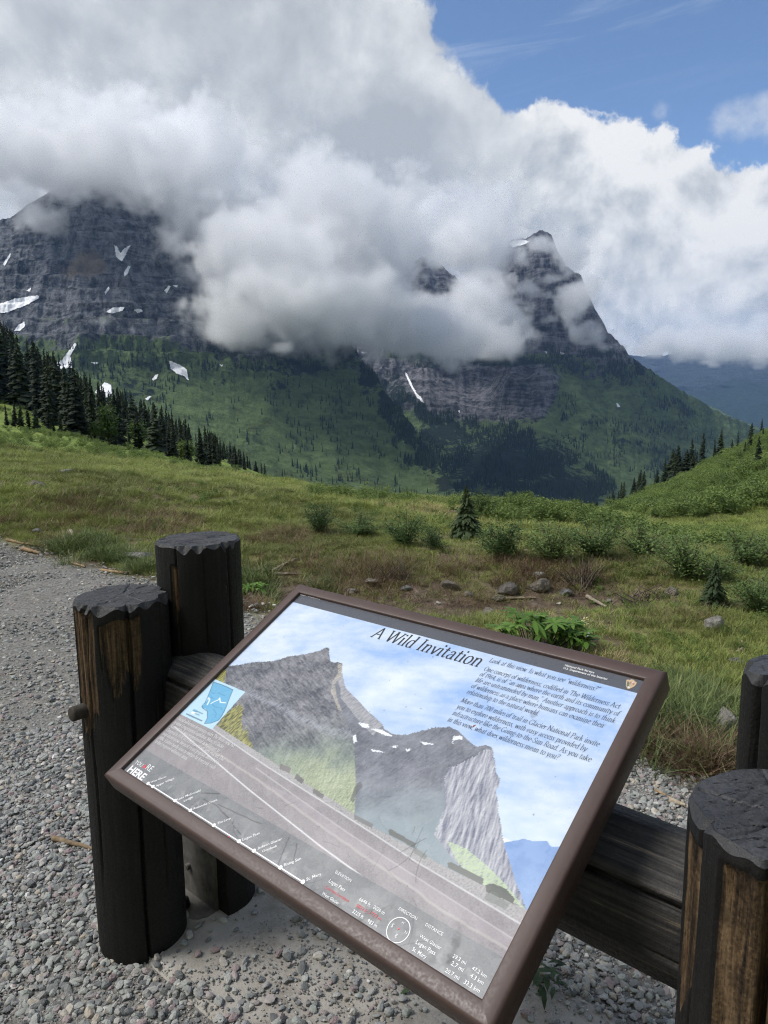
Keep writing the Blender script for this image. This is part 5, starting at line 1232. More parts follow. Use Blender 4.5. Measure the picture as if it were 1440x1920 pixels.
# ------------------------------------------------------------------ stones
def ico(sub):
    bm = bmesh.new(); bmesh.ops.create_icosphere(bm, subdivisions=sub, radius=1.0)
    V = np.array([v.co[:] for v in bm.verts]); F = np.array([[v.index for v in f.verts] for f in bm.faces]); bm.free(); return V, F
_ICO = {k: ico(k) for k in (2, 3, 4)}
def stone(seed, sub=3, planes=8, flat=0.62, noise=0.03, name='stone'):
    rs = np.random.RandomState(seed); V, F = _ICO[sub]; V = V.copy()
    nrm = rs.normal(size=(planes, 3)); nrm /= np.linalg.norm(nrm, axis=1)[:, None]; d = rs.uniform(0.38, 0.80, planes)
    s_ = np.min(np.where(V @ nrm.T > 1e-3, d/np.maximum(V @ nrm.T, 1e-3), 9.0), axis=1); V *= np.minimum(s_, 1.0)[:, None]
    V *= (1+noise*fbm(V*2.2+seed*3.1, 3))[:, None]
    V *= np.array([rs.uniform(0.8, 1.2), rs.uniform(0.62, 0.95), flat*rs.uniform(0.75, 1.25)])
    V -= np.array([0, 0, 0]); me = mesh_np(name, V, F, name == 'rock')
    return me
m_stone, nt, b = material('gravel_stone')
tn = nt.attr('tone', 'INSTANCER'); co = nt.new('ShaderNodeTexCoord').outputs['Object']
c = nt.vmath('SCALE', nt.ramp(tn, [(0.0, (0.070, 0.072, 0.072)), (0.18, (0.125, 0.128, 0.125)), (0.38, (0.175, 0.172, 0.165)), (0.55, (0.21, 0.215, 0.20)), (0.66, (0.155, 0.165, 0.150)), (0.76, (0.165, 0.125, 0.125)), (0.86, (0.23, 0.225, 0.21)), (0.95, (0.22, 0.19, 0.15)), (1.0, (0.37, 0.36, 0.34))]), scale=1.6)
n1 = nt.noise(co, 3.0, 5, 0.65)
nt.l.new(nt.mix(nt.mapr(n1, 0.35, 0.7, 0.0, 0.6), c, nt.vmath('SCALE', c, scale=1.45)), b.inputs['Base Color']); b.inputs['Roughness'].default_value = 0.85; b.inputs['Specular IOR Level'].default_value = 0.3
bump(nt, b, nt.noise(co, 9.0, 4, 0.7), 0.35, 0.06)
lib_stone = library('pebble', [stone(s_, 2) for s_ in range(14)], m_stone)

# pad of concrete under the barrier
m_pad, nt, b = material('concrete')
co = nt.new('ShaderNodeTexCoord').outputs['Object']
n1 = nt.noise(co, 7, 6, 0.62); n2 = nt.noise(co, 140, 4, 0.7); n3 = nt.noise(co, 2.5, 4, 0.6)
c = nt.ramp(nt.math('ADD', nt.math('MULTIPLY', n1, 0.7), nt.math('MULTIPLY', n2, 0.3)), [(0.3, (0.18, 0.160, 0.130)), (0.5, (0.33, 0.305, 0.265)), (0.72, (0.42, 0.395, 0.355))])
c = nt.mix(nt.mapr(n3, 0.52, 0.68, 0, 0.75), c, (0.10, 0.082, 0.062))
nt.l.new(c, b.inputs['Base Color']); b.inputs['Roughness'].default_value = 0.9
bump(nt, b, nt.math('ADD', n1, n2), 0.5, 0.006)
def pad_uv(x, y): return x*XS[0]+y*XS[1], x*NS[0]+y*NS[1]
PS0, PS1, PN0, PN1 = -1.78, 0.6, 0.86, 1.60
gu, gv = np.meshgrid(np.linspace(PS0, PS1, 120), np.linspace(PN0, PN1, 60))
ed = np.minimum(np.minimum(gu-PS0, PS1-gu), np.minimum(gv-PN0, PN1-gv))
gzp = 0.012+0.006*fbm(xyz(gu*4, gv*4, 1), 4)-0.05*sstep(0.05, 0.0, ed)
pp = gu[..., None]*XS+gv[..., None]*NS; pp[..., 2] = gzp
pad = link('concrete_footing', mesh_np('concrete_footing', pp.reshape(-1, 3), grid_faces(120, 60), True), m_pad); pad['kind'] = 'structure'

rs = np.random.RandomState(21)
def fan(n, r0, r1, a0, a1, power=1.0):
    u = rs.rand(n); r = np.sqrt(r0*r0+(r1*r1-r0*r0)*u**power); a = np.radians(rs.uniform(a0, a1, n)); return np.sin(a)*r, np.cos(a)*r, r
GP = [[], [], []]
def gravel_batch(n, r0, r1, smin, smax, a0=-40, a1=40, power=1.0, lift=0.25):
    x, y, r = fan(n, r0, r1, a0, a1, power)
    keep = gravel_side(x, y)+0.25*fbm(xyz(x, y, 0)*1.6+3, 3) > rs.uniform(-0.22, 0.14, n)
    u, v_ = pad_uv(x, y); edp = np.minimum(np.minimum(u-PS0, PS1-u), np.minimum(v_-PN0, PN1-v_))
    cover = sstep(0.02, 0.2, fbm(xyz(x*2.2, y*2.2, 0)+7, 3)+0.02)
    front = np.exp(-(edp/0.07)**2)
    keep &= (edp < 0.0) | (rs.rand(n) < 0.035+0.85*np.maximum(front, 0.40*cover*(u < -1.0)))
    for (cx, cy_) in (FLc, RLc, FRc, RRc): keep &= np.hypot(x-cx, y-cy_) > 0.118
    x, y, r = x[keep], y[keep], r[keep]; m = len(x)
    s_ = smin+(smax-smin)*rs.rand(m)**3.4
    z = np.where(pad_in(x, y), 0.014, ground_z(x, y, False)+0.008*0)+s_*lift
    GP[0].append(np.stack([x, y, z], -1)); GP[1].append(s_); GP[2].append(m)
def pad_in(x, y):
    u, v_ = pad_uv(x, y); return (u > PS0+0.03) & (u < PS1-0.03) & (v_ > PN0+0.03) & (v_ < PN1-0.03)
gravel_batch(105000, 1.15, 3.6, 0.0036, 0.020, -46, 44)
gravel_batch(60000, 1.15, 3.6, 0.0022, 0.006, -46, 44, lift=0.1)
gravel_batch(75000, 3.4, 10.0, 0.007, 0.023, -42, 36)
gp = np.concatenate(GP[0]); gsz = np.concatenate(GP[1]); n = len(gp)
scatter('gravel', gp, rs.uniform(-0.35, 0.35, (n, 3))+np.stack([np.zeros(n), np.zeros(n), rs.uniform(0, 6.28, n)], -1), gsz, rs.randint(0, 14, n), rs.rand(n), lib_stone, 'loose grey gravel with some pink and green stones', 'gravel')
print('gravel stones', n)
# pale stones lying about on the meadow and the gully bank
x_, y_, r_ = fan(900, 4.5, 26, -34, 34)
kp = (gravel_side(x_, y_) < -0.15) & (rs.rand(900) < 0.30+0.7*ditch(x_, y_)); x_, y_, r_ = x_[kp], y_[kp], r_[kp]; n = len(x_)
scatter('loose_stones', np.stack([x_, y_, ground_z(x_, y_)+0.006], -1), rs.uniform(-.4, .4, (n, 3))+np.stack([0*x_, 0*x_, rs.uniform(0, 6.28, n)], -1), (0.018+0.055*rs.rand(n)**3)*(0.7+0.03*r_), rs.randint(0, 14, n), 0.35+0.65*rs.rand(n), lib_stone, 'small pale stones strewn over the meadow and gully bank', 'stones')
# grit strewn over the footing
u = rs.uniform(PS0+0.25, PS1-0.3, 9000); v_ = rs.uniform(PN0+0.02, PN1-0.02, 9000)
kp = rs.rand(9000) < 0.25+0.75*sstep(-0.05, 0.15, fbm(xyz(u*5, v_*5, 3), 3)+0.02); u, v_ = u[kp], v_[kp]; n = len(u)
q = u[:, None]*XS+v_[:, None]*NS; q[:, 2] = 0.0145
scatter('grit', q, rs.uniform(0, 6.28, (n, 3)), 0.0012+0.0035*rs.rand(n)**2.5, rs.randint(0, 14, n), rs.rand(n)*0.3, lib_stone, 'dark grit strewn over the pale concrete footing', 'grit')

# ------------------------------------------------------------------ single rocks
m_rock, nt, b = material('rock')
co = nt.new('ShaderNodeTexCoord').outputs['Object']; oi = nt.new('ShaderNodeObjectInfo')
n1 = nt.noise(co, 4.0, 6, 0.65); n2 = nt.noise(co, 22.0, 5, 0.7)
c = nt.ramp(nt.math('ADD', nt.math('MULTIPLY', n1, 0.6), nt.math('MULTIPLY', n2, 0.4)), [(0.3, (0.09, 0.082, 0.072)), (0.5, (0.20, 0.19, 0.175)), (0.7, (0.30, 0.29, 0.27))])
nt.l.new(nt.mix(0.75, c, oi.outputs['Color'], 'MULTIPLY'), b.inputs['Base Color']); b.inputs['Roughness'].default_value = 0.9
bump(nt, b, nt.math('ADD', n1, nt.math('MULTIPLY', n2, 0.8)), 1.0, 0.08)
def on_ground(px, py):
    """where the line of sight through a pixel first meets the ground"""
    d = ray(px, py); d = d/np.hypot(d[0], d[1]); rr = np.geomspace(1.2, 700, 1600); P = CPOS+rr[:, None]*d
    g = ground_z(P[:, 0], P[:, 1]); k = np.argmax(P[:, 2] < g); return np.array([P[k, 0], P[k, 1], g[k]]), rr[k]
def rock(px, py, wpx, hpx, col, label, seed, group=None):
    p, r = on_ground(px, py); s_ = wpx/FPX*r*0.5; me = stone(seed, 4, 7, 0.62, 0.14, 'rock')
    co_ = np.zeros(len(me.vertices)*3, np.float32); me.vertices.foreach_get('co', co_); co_ = co_.reshape(-1, 3)
    co_ /= np.abs(co_).max(0); co_ *= np.array([s_, s_*0.8, hpx/FPX*r*0.62]); me.vertices.foreach_set('co', co_.ravel())
    o = link('rock', me, m_rock); o.location = (p[0], p[1], p[2]+hpx/FPX*r*0.28); o.rotation_euler = (0, 0, (seed*0.7) % 0.8-0.4); o.color = (*col, 1)
    tag(o, label, 'rock', group); return o
G_, T2, W_ = (0.9, 0.95, 1.0), (1.05, 0.95, 0.8), (1.6, 1.6, 1.55)
for a in ((119, 890, 32, 12, G_, 'flat grey slab rock on the meadow at far left', 51), (68, 914, 34, 15, T2, 'low brownish rock in the grass left of the posts', 52), (1336, 1180, 36, 28, W_, 'pale square-cut rock standing in the grass on the right', 53),
          (1256, 1118, 28, 18, T2, 'tan rounded rock beyond the gully on the right', 54), (1014, 1084, 30, 16, W_, 'whitish rock on the upper rim of the gully', 55), (1012, 1105, 42, 24, T2, 'brown angular rock sitting in the gully', 56),
          (948, 1112, 50, 22, (0.75, 0.7, 0.65), 'dark broken rock in the gully floor', 57), (935, 1126, 28, 12, T2, 'small tan stone at the gully edge behind the leafy plant', 58), (914, 1152, 30, 14, T2, 'flat tan stone just above the sign frame', 59), (1386, 1246, 34, 12, G_, 'thin flat grey stone left of the far right post', 60),
          (1362, 1380, 60, 60, W_, 'pale rough boulder behind the grass beside the right posts', 61), (262, 1052, 70, 20, W_, 'long whitish weathered rock behind the left posts', 62), (70, 1000, 16, 10, G_, 'small dark stone on bare soil at far left', 63), (1310, 1440, 40, 26, (1.3, 1.15, 0.8), 'yellowish stone at the gravel edge near the right posts', 64),
          (1140, 1130, 14, 8, W_, 'tiny white stone on the grass above the sign corner', 65), (822, 1062, 12, 7, W_, 'tiny pale stone on the slope above the gully', 66), (705, 936, 16, 6, W_, 'pale stone on the skyline of the meadow', 67), (640, 932, 30, 6, (0.8, .75, .7), 'low brown stone on the skyline of the meadow', 68),
          (700, 1098, 34, 14, T2, 'flat brown stone in the gully, leftmost of the gully stones', 91), (762, 1106, 24, 12, G_, 'small grey stone in the gully left of the dark broken rock', 92), (845, 1102, 40, 16, (0.8, .7, .62), 'reddish brown slab on the upper gully bank', 93), (880, 1118, 22, 12, T2, 'small tan stone beside the dark broken rock', 94), (1060, 1116, 26, 12, G_, 'grey stone at the right end of the gully', 95), (660, 1112, 20, 9, W_, 'small pale stone in the gully just above the sign frame', 96)): rock(*a)
# ------------------------------------------------------------------ dead wood
m_stick, nt, b = material('bleached_wood')
co = nt.new('ShaderNodeTexCoord').outputs['Object']; oi = nt.new('ShaderNodeObjectInfo')
nt.l.new(nt.mix(0.9, nt.ramp(nt.noise(nt.vmath('MULTIPLY', co, (1, 1, 1)), 40, 5, 0.65), [(0.3, (0.12, 0.095, 0.07)), (0.6, (0.30, 0.25, 0.19)), (0.8, (0.44, 0.39, 0.32))]), oi.outputs['Color'], 'MULTIPLY'), b.inputs['Base Color']); b.inputs['Roughness'].default_value = 0.85
def tube(pts, rad_, n=7):
    pts = np.array(pts, float); d = np.gradient(pts, axis=0); d /= np.linalg.norm(d, axis=1)[:, None]
    u = np.cross(d, [0.13, 0.2, 0.97]); u /= np.linalg.norm(u, axis=1)[:, None]; w_ = np.cross(d, u); th = np.linspace(0, 2*math.pi, n, endpoint=False)
    r_ = np.asarray(rad_)[:, None, None]; V = pts[:, None, :]+r_*(np.cos(th)[None, :, None]*u[:, None, :]+np.sin(th)[None, :, None]*w_[:, None, :])
    return V.reshape(-1, 3), grid_faces(n, len(pts), True)
def stick(pxs, wpx, col, label, seed, name='stick', cat='stick', fork=True, group=None):
    rs_ = np.random.RandomState(seed); P = np.array([on_ground(*q)[0] for q in pxs]); r = np.hypot(*P.mean(0)[:2]); w_ = wpx/FPX*r*0.5
    t = np.linspace(0, 1, 22); k = np.linspace(0, 1, len(P)); Q = np.stack([np.interp(t, k, P[:, i]) for i in range(3)], -1)
    L = np.linalg.norm(P[-1]-P[0]); Q += 0.03*L*np.stack([perlin(xyz(t*4, seed, i)) for i in range(3)], -1)*np.array([1, 1, 0.5]); Q[:, 2] += w_*0.8+0.002
    V, F = tube(Q, w_*(1.0-0.55*t)*(1+0.15*rs_.rand(22)))
    if fork:
        k0 = rs_.randint(8, 14); d = (Q[k0+1]-Q[k0-1]); d /= np.linalg.norm(d); sd_ = np.cross(d, [0, 0, 1])*rs_.choice([-1, 1]); B = Q[k0]+np.linspace(0, 1, 8)[:, None]*(d*0.7+sd_*0.5+np.array([0, 0, .12]))*L*0.22
        V2, F2 = tube(B, w_*0.55*(1-0.7*np.linspace(0, 1, 8))); V, F = np.concatenate([V, V2]), np.concatenate([F, F2+len(V)])
    o = link(name, mesh_np(name, V, F, True), m_stick); o.color = (*col, 1); tag(o, label, cat, group); return o
TN, GY, DK = (1.25, 1.0, 0.7), (1.1, 1.1, 1.1), (0.4, 0.3, 0.22)
for a in (([(100, 1579), (140, 1588), (182, 1598)], 11, (0.8, .68, .5), 'weathered brown stick lying on gravel against the left post', 71), ([(437, 1886), (490, 1893), (560, 1900)], 7, DK, 'thin dark twig on the footing at the bottom edge', 72), ([(14, 1016), (45, 1022), (75, 1027)], 5, TN, 'orange-tan stick at the far left gravel edge', 73),
          ([(42, 1034), (60, 1038), (78, 1041)], 8, TN, 'short thick tan chunk of wood at the far left gravel edge', 74), ([(132, 1000), (138, 1010)], 8, (1.5, 1.5, 1.45), 'short white stick poking from grass left of the posts', 75), ([(136, 1058), (160, 1066)], 5, TN, 'tan bark splinter on the gravel edge near the grass clump', 76), ([(190, 1072), (230, 1078), (276, 1072)], 6, TN, 'orange-brown branch on the gravel just left of the far post', 77),
          ([(510, 1075), (535, 1062), (556, 1052)], 7, GY, 'grey forked branch on the slope behind the far left post', 78), ([(512, 1080), (560, 1080)], 6, GY, 'grey branch lying flat behind the far left post', 79), ([(945, 1125), (1005, 1125)], 6, (1.3, 1.25, 1.15), 'pale pole lying along the lower gully edge', 80), ([(1100, 1122), (1138, 1142)], 8, GY, 'grey broken plank pointing downhill right of the gully', 81),
          ([(1380, 1228), (1396, 1218), (1392, 1208), (1386, 1203)], 6, (1.2, 1.1, 1.0), 'curved pale stick on the grass above the far right post', 82), ([(1326, 1312), (1366, 1302)], 10, (0.9, .8, .7), 'short mottled branch in grass left of the far right post', 83), ([(1228, 1485), (1262, 1502)], 6, TN, 'tan twig on the gravel behind the sign edge', 84), ([(1255, 1508), (1284, 1516)], 12, (1.8, 1.8, 1.75), 'whitish wood chip on the gravel beside the right post', 85)):
    stick(*a, fork=a[4] % 2 == 0)
# ------------------------------------------------------------------ foliage materials
def leaf_mat(name, stops, src='INSTANCER', trans=0.25, rough=0.6):
    m = bpy.data.materials.new(name); m.use_nodes = True; nt = NT(m.node_tree); nt.n.clear()
    out = nt.new('ShaderNodeOutputMaterial'); b = nt.new('ShaderNodeBsdfPrincipled'); tr = nt.new('ShaderNodeBsdfTranslucent'); mx = nt.new('ShaderNodeMixShader')
    if src == 'INSTANCER': t = nt.attr('tone', 'INSTANCER')
    elif src == 'OBJECT': t = nt.new('ShaderNodeObjectInfo').outputs['Random']
    else: t = nt.attr('tone')
    if src != 'GEOMETRY': t = nt.math('ADD', nt.math('MULTIPLY', t, 0.7), nt.math('MULTIPLY', nt.attr('shade'), 0.3))
    c = nt.ramp(t, stops)
    nt.l.new(c, b.inputs['Base Color']); nt.l.new(c, tr.inputs['Color']); b.inputs['Roughness'].default_value = rough; b.inputs['Specular IOR Level'].default_value = 0.25
    mx.inputs[0].default_value = trans; nt.l.new(b.outputs[0], mx.inputs[1]); nt.l.new(tr.outputs[0], mx.inputs[2]); nt.l.new(mx.outputs[0], out.inputs[0]); return m
m_grass = leaf_mat('meadow_grass', [(0.0, (0.094, 0.102, 0.038)), (0.25, (0.164, 0.183, 0.058)), (0.5, (0.242, 0.269, 0.077)), (0.68, (0.234, 0.314, 0.068)), (0.84, (0.366, 0.314, 0.137)), (1.0, (0.468, 0.364, 0.205))])
m_green = leaf_mat('lush_grass', [(0.0, (0.045, 0.066, 0.028)), (0.4, (0.105, 0.150, 0.050)), (0.7, (0.19, 0.23, 0.08)), (0.85, (0.28, 0.26, 0.13)), (1.0, (0.34, 0.28, 0.16))])
m_straw = leaf_mat('dead_grass', [(0.0, (0.075, 0.045, 0.028)), (0.5, (0.17, 0.112, 0.068)), (1.0, (0.32, 0.24, 0.15))])
m_leaf = leaf_mat('shrub_leaf', [(0.0, (0.038, 0.067, 0.026)), (0.35, (0.080, 0.138, 0.045)), (0.7, (0.141, 0.216, 0.064)), (1.0, (0.216, 0.280, 0.104))])
m_twig, nt, b = material('twig'); b.inputs['Base Color'].default_value = (0.09, 0.068, 0.05, 1); b.inputs['Roughness'].default_value = 0.9
co = nt.new('ShaderNodeTexCoord').outputs['Object']; nt.l.new(nt.ramp(nt.noise(co, 25, 3, 0.6), [(0.3, (0.05, 0.036, 0.027)), (0.7, (0.16, 0.125, 0.095))]), b.inputs['Base Color'])

def tuft(seed, blades, h, spread, wid, droop=0.5, lean=0.5):
    rs_ = np.random.RandomState(seed); V, F, S = [], [], []; n0 = 0
    for k in range(blades):
        a = rs_.uniform(0, 6.28); r0 = spread*math.sqrt(rs_.rand())*0.5; L = h*rs_.uniform(0.45, 1.0); ln = lean*rs_.uniform(0.2, 1.0); dr = droop*rs_.uniform(0.2, 1)
        b0 = np.array([math.cos(a)*r0, math.sin(a)*r0, -0.01*h]); a2 = a+rs_.normal(0, 0.7); d = np.array([math.cos(a2), math.sin(a2), 0]); sd_ = np.array([-d[1], d[0], 0])
        for i, t in enumerate((0, 0.4, 0.75)):
            c_ = b0+d*L*(ln*t+dr*t*t*0.6)+np.array([0, 0, L*(t-0.45*dr*t*t)]); w_ = wid*(1-0.75*t)*rs_.uniform(0.8, 1.2)/2; V += [c_-sd_*w_, c_+sd_*w_]
        V.append(b0+d*L*(ln+dr*0.6)+np.array([0, 0, L*(1-0.45*dr)])); S += [rs_.rand()]*7
        F += [(n0, n0+1, n0+3, n0+2), (n0+2, n0+3, n0+5, n0+4), (n0+4, n0+5, n0+6, n0+6)]; n0 += 7
    me = bpy.data.meshes.new('tuft'); me.from_pydata([tuple(v_) for v_ in V], [], [f if f[2] != f[3] else f[:3] for f in F]); me.update()
    a = me.attributes.new('shade', 'FLOAT', 'POINT'); a.data.foreach_set('value', np.array(S, np.float32)); return me
lib_short = library('short_tuft', [tuft(s_, 26, 0.10, 0.16, 0.006, 0.9, 0.9) for s_ in range(5)], m_grass)
lib_lush = library('lush_tuft', [tuft(40+s_, 30, 0.22, 0.20, 0.008, 1.2, 0.9) for s_ in range(4)], m_green)
lib_dead = library('dead_tuft', [tuft(60+s_, 22, 0.16, 0.16, 0.0045, 1.0, 1.1) for s_ in range(4)], m_straw)
rs = np.random.RandomState(33)
def zrot(n, tilt=0.15): return np.stack([rs.normal(0, tilt, n), rs.normal(0, tilt, n), rs.uniform(0, 6.28, n)], -1)
def meadow(n, r0, r1, smin, smax, power):
    x, y, r = fan(n, r0, r1, -34, 34, power)
    gside = gravel_side(x, y)+0.22*fbm(xyz(x, y, 0)*1.6+3, 4)
    dens = 1-0.8*np.clip(1.15*ditch(x, y), 0, 1)
    ml = sstep(-0.06, 0.20, fbm(xyz(x*0.55, y*0.22, 0)+21, 5)+0.02)*sstep(30, 9, r)
    kp = (gside < -0.10) & (rs.rand(n) < dens*(1-0.55*ml)); x, y, r, ml = x[kp], y[kp], r[kp], ml[kp]; m = len(x)
    pt = fbm(xyz(x*0.4, y*0.2, 0)+2, 4)
    tn = np.clip(0.36+1.5*pt+0.10*sstep(10, 24, r)+rs.normal(0, 0.13, m)+0.28*ml, 0, 1)
    return np.stack([x, y, ground_z(x, y)], -1), (smin+(smax-smin)*rs.rand(m))*(0.7+0.02*r), tn
A = [meadow(30000, 3.2, 11, 0.45, 1.0, 1.0), meadow(26000, 9, 22, 0.8, 1.5, 1.0), meadow(22000, 20, 48, 1.1, 2.2, 1.0)]
p = np.concatenate([q[0] for q in A]); s_ = np.concatenate([q[1] for q in A]); t_ = np.concatenate([q[2] for q in A]); n = len(p)
scatter('meadow_grass', p, zrot(n), s_, rs.randint(0, 5, n), t_, lib_short, 'short patchy meadow grass on the slope beyond the barrier', 'grass')
print('meadow', n)
def clumps(spec, lib, nvar, name, label, z0=0.0):
    P, S, T = [], [], []
    for (px, py, wpx, dpx, cnt, s0, s1) in spec:
        c0, r = on_ground(px, py); L = wpx/FPX*r/2; dv = c0[:2]/np.hypot(*c0[:2]); sv = np.array([dv[1], -dv[0]])
        u = rs.normal(0, 0.5, cnt)*L; v_ = rs.normal(0, 0.5, cnt)*dpx
        q = c0[:2]+u[:, None]*sv+v_[:, None]*dv; P.append(np.stack([q[:, 0], q[:, 1], ground_z(q[:, 0], q[:, 1])+z0], -1)); S.append(rs.uniform(s0, s1, cnt)); T.append(np.clip(rs.normal(0.5, 0.22, cnt), 0, 1))
    P = np.concatenate(P); n = len(P)
    return scatter(name, P, zrot(n), np.concatenate(S), rs.randint(0, nvar, n), np.concatenate(T), lib, label, 'grass')
clumps([(150, 1028, 120, 0.35, 60, .6, 1.0), (215, 1055, 120, 0.25, 60, .5, .9), (260, 1070, 70, 0.2, 26, .5, .8), (480, 1110, 60, 0.3, 40, .7, 1.1), (610, 1098, 70, 0.3, 20, .5, .8)], lib_lush, 4, 'tall_grass', 'bright green grass clumps along the left gravel edge')
clumps([(1290, 1370, 170, 0.35, 110, .55, 1.0), (1240, 1360, 90, 0.25, 50, .5, .9), (1340, 1330, 150, 0.35, 60, .4, .7), (1250, 1310, 120, 0.4, 50, .4, .7)], lib_lush, 4, 'tall_grass', 'bright green grass growing behind the sign and right posts')
clumps([(1330, 1440, 170, 0.12, 90, .7, 1.2), (1220, 1405, 90, 0.1, 40, .6, 1.0), (470, 1140, 60, .15, 30, .6, 1.0)], lib_dead, 4, 'dead_grass', 'brown dead grass matted along the right gravel edge')
clumps([(700, 1075, 360, 0.5, 150, .6, 1.2), (1000, 1075, 300, 0.4, 130, .6, 1.3), (300, 985, 200, 0.8, 90, .7, 1.3), (160, 960, 240, 1.2, 110, .7, 1.4), (520, 1010, 200, 0.8, 80, .7, 1.2), (1250, 1165, 200, .4, 50, .4, .7), (900, 1130, 240, .25, 40, .4, .8), (60, 990, 200, .7, 50, .6, 1.1)], lib_dead, 4, 'dead_grass', 'dry brown grass and stalks round the washed-out gully')

# ------------------------------------------------------------------ leafy shrubs
def leafy(seed, h, w_, nst, nleaf, lsize, upright=0.6):
    """returns (stem V,F), (leaf V,F,shade)"""
    rs_ = np.random.RandomState(seed); SV, SF, n0 = [], [], 0; LV, LF, LS = [], [], []
    lc = []
    for k in range(nst):
        a = rs_.uniform(0, 6.28); sp = w_*0.5*math.sqrt(rs_.rand()); hh = h*rs_.uniform(0.55, 1.0)*(1-0.35*(sp/(w_*0.5))**2); t = np.linspace(0, 1, 6)[:, None]
        e = np.array([math.cos(a)*sp, math.sin(a)*sp, hh]); m = np.array([math.cos(a)*sp*0.3, math.sin(a)*sp*0.3, hh*upright])
        Q = (1-t)**2*np.zeros(3)+2*t*(1-t)*m+t*t*e+0.05*h*np.stack([perlin(xyz(t[:, 0]*3, k, i)) for i in range(3)], -1)*t
        V, F = tube(Q, 0.012*h*(1-0.8*t[:, 0])+0.002, 4); SV.append(V); SF.append(F+n0); n0 += len(V)
        for q in range(int(nleaf/nst)):
            tt = rs_.uniform(0.28, 1.0); i = tt*5; i0 = min(int(i), 4); c_ = Q[i0]+(Q[i0+1]-Q[i0])*(i-i0); lc.append(c_+rs_.normal(0, 0.075*h, 3)*np.array([1, 1, 0.7]))
    lc = np.array(lc); lc[:, 2] = np.maximum(lc[:, 2], 0.02*h); m = len(lc)
    d = rs_.normal(size=(m, 3))*np.array([1, 1, 0.55]); d /= np.linalg.norm(d, axis=1)[:, None]; up_ = rs_.normal(size=(m, 3))*0.55+np.array([0, 0, 1]); sd_ = np.cross(d, up_); sd_ /= np.linalg.norm(sd_, axis=1)[:, None]
    L = lsize*rs_.uniform(0.6, 1.3, m)[:, None]; nr_ = np.cross(sd_, d)
    V = np.stack([lc, lc+d*L*0.5+sd_*L*0.27+nr_*L*0.06, lc+d*L, lc+d*L*0.5-sd_*L*0.27+nr_*L*0.06], 1).reshape(-1, 3)
    i = np.arange(m)*4; F = np.stack([i, i+1, i+2, i+3], -1); sh = np.repeat(rs_.rand(m), 4)
    return (np.concatenate(SV), np.concatenate(SF)), (V, F, sh)
m_leaf_o = leaf_mat('shrub_leaf_single', [(0.0, (0.042, 0.074, 0.029)), (0.35, (0.083, 0.141, 0.048)), (0.7, (0.138, 0.208, 0.067)), (1.0, (0.208, 0.272, 0.104))], 'OBJECT')
SHM = []
for k in range(5):
    (sv, sf), (lv, lf, ls) = leafy(100+k, 1.0, 1.15, 22, 3000, 0.048)
    SHM.append((mesh_np('stems', sv, sf, True), mesh_np('foliage', lv, lf, False, {'shade': ls})))
SHM[0][1].materials.append(m_leaf_o)
for q in SHM:
    if not q[0].materials: q[0].materials.append(m_twig)
    if not q[1].materials: q[1].materials.append(m_leaf_o)
def shrub(px, py, hpx, wr, k, label, group=None, name='shrub', cat='shrub'):
    p_, r = on_ground(px, py); o = empty(name, tuple(p_-np.array([0, 0, 0.03]))); h = hpx/FPX*r; o.scale = (h*wr, h*wr, h); o.rotation_euler = (0, 0, px*0.37)
    link('stems', SHM[k][0], None, o); link('foliage', SHM[k][1], None, o); return tag(o, label, cat, group)
shrub(598, 1000, 72, 1.0, 0, 'upright round shrub on the meadow, left of all the other bushes')
shrub(672, 1003, 50, 1.7, 1, 'low spreading shrub right of the upright round one')
shrub(762, 1025, 82, 1.15, 2, 'greyish leafy shrub between the meadow and the small dark fir')
shrub(815, 1032, 55, 1.1, 3, 'thin twiggy shrub directly left of the small dark fir')
shrub(945, 1050, 95, 1.2, 4, 'broad grey-green shrub just right of the small dark fir')
shrub(1035, 1055, 92, 1.3, 0, 'broad shrub in the middle of the bush row above the gully')
shrub(1120, 1046, 92, 1.2, 2, 'tall dark green shrub behind the dead brush')
shrub(1200, 1040, 70, 1.5, 1, 'rounded dark shrub at the foot of the right hillside')
shrub(1290, 1085, 95, 1.3, 3, 'pale leafy shrub with bare white branch on the right')
shrub(1395, 1060, 72, 1.5, 4, 'round green shrub at the right edge of the picture')
shrub(1420, 1150, 84, 1.2, 2, 'grey-leaved shrub at the right edge above the far right post')
shrub(1345, 1090, 60, 1.4, 0, 'low shrub behind the young fir on the right')
m_thick = leaf_mat('thicket_leaf', [(0.0, (0.052, 0.081, 0.026)), (0.4, (0.130, 0.189, 0.052)), (0.75, (0.221, 0.289, 0.078)), (1.0, (0.325, 0.377, 0.130))])
TH_ = []
for k in range(4):
    (sv, sf), (lv, lf, ls) = leafy(200+k, 1.0, 1.7, 12, 1100, 0.085, 0.5); TH_.append(mesh_np('bush', lv, lf, False, {'shade': ls}))
lib_bush = library('bush', TH_, m_thick)
P, S, T = [], [], []
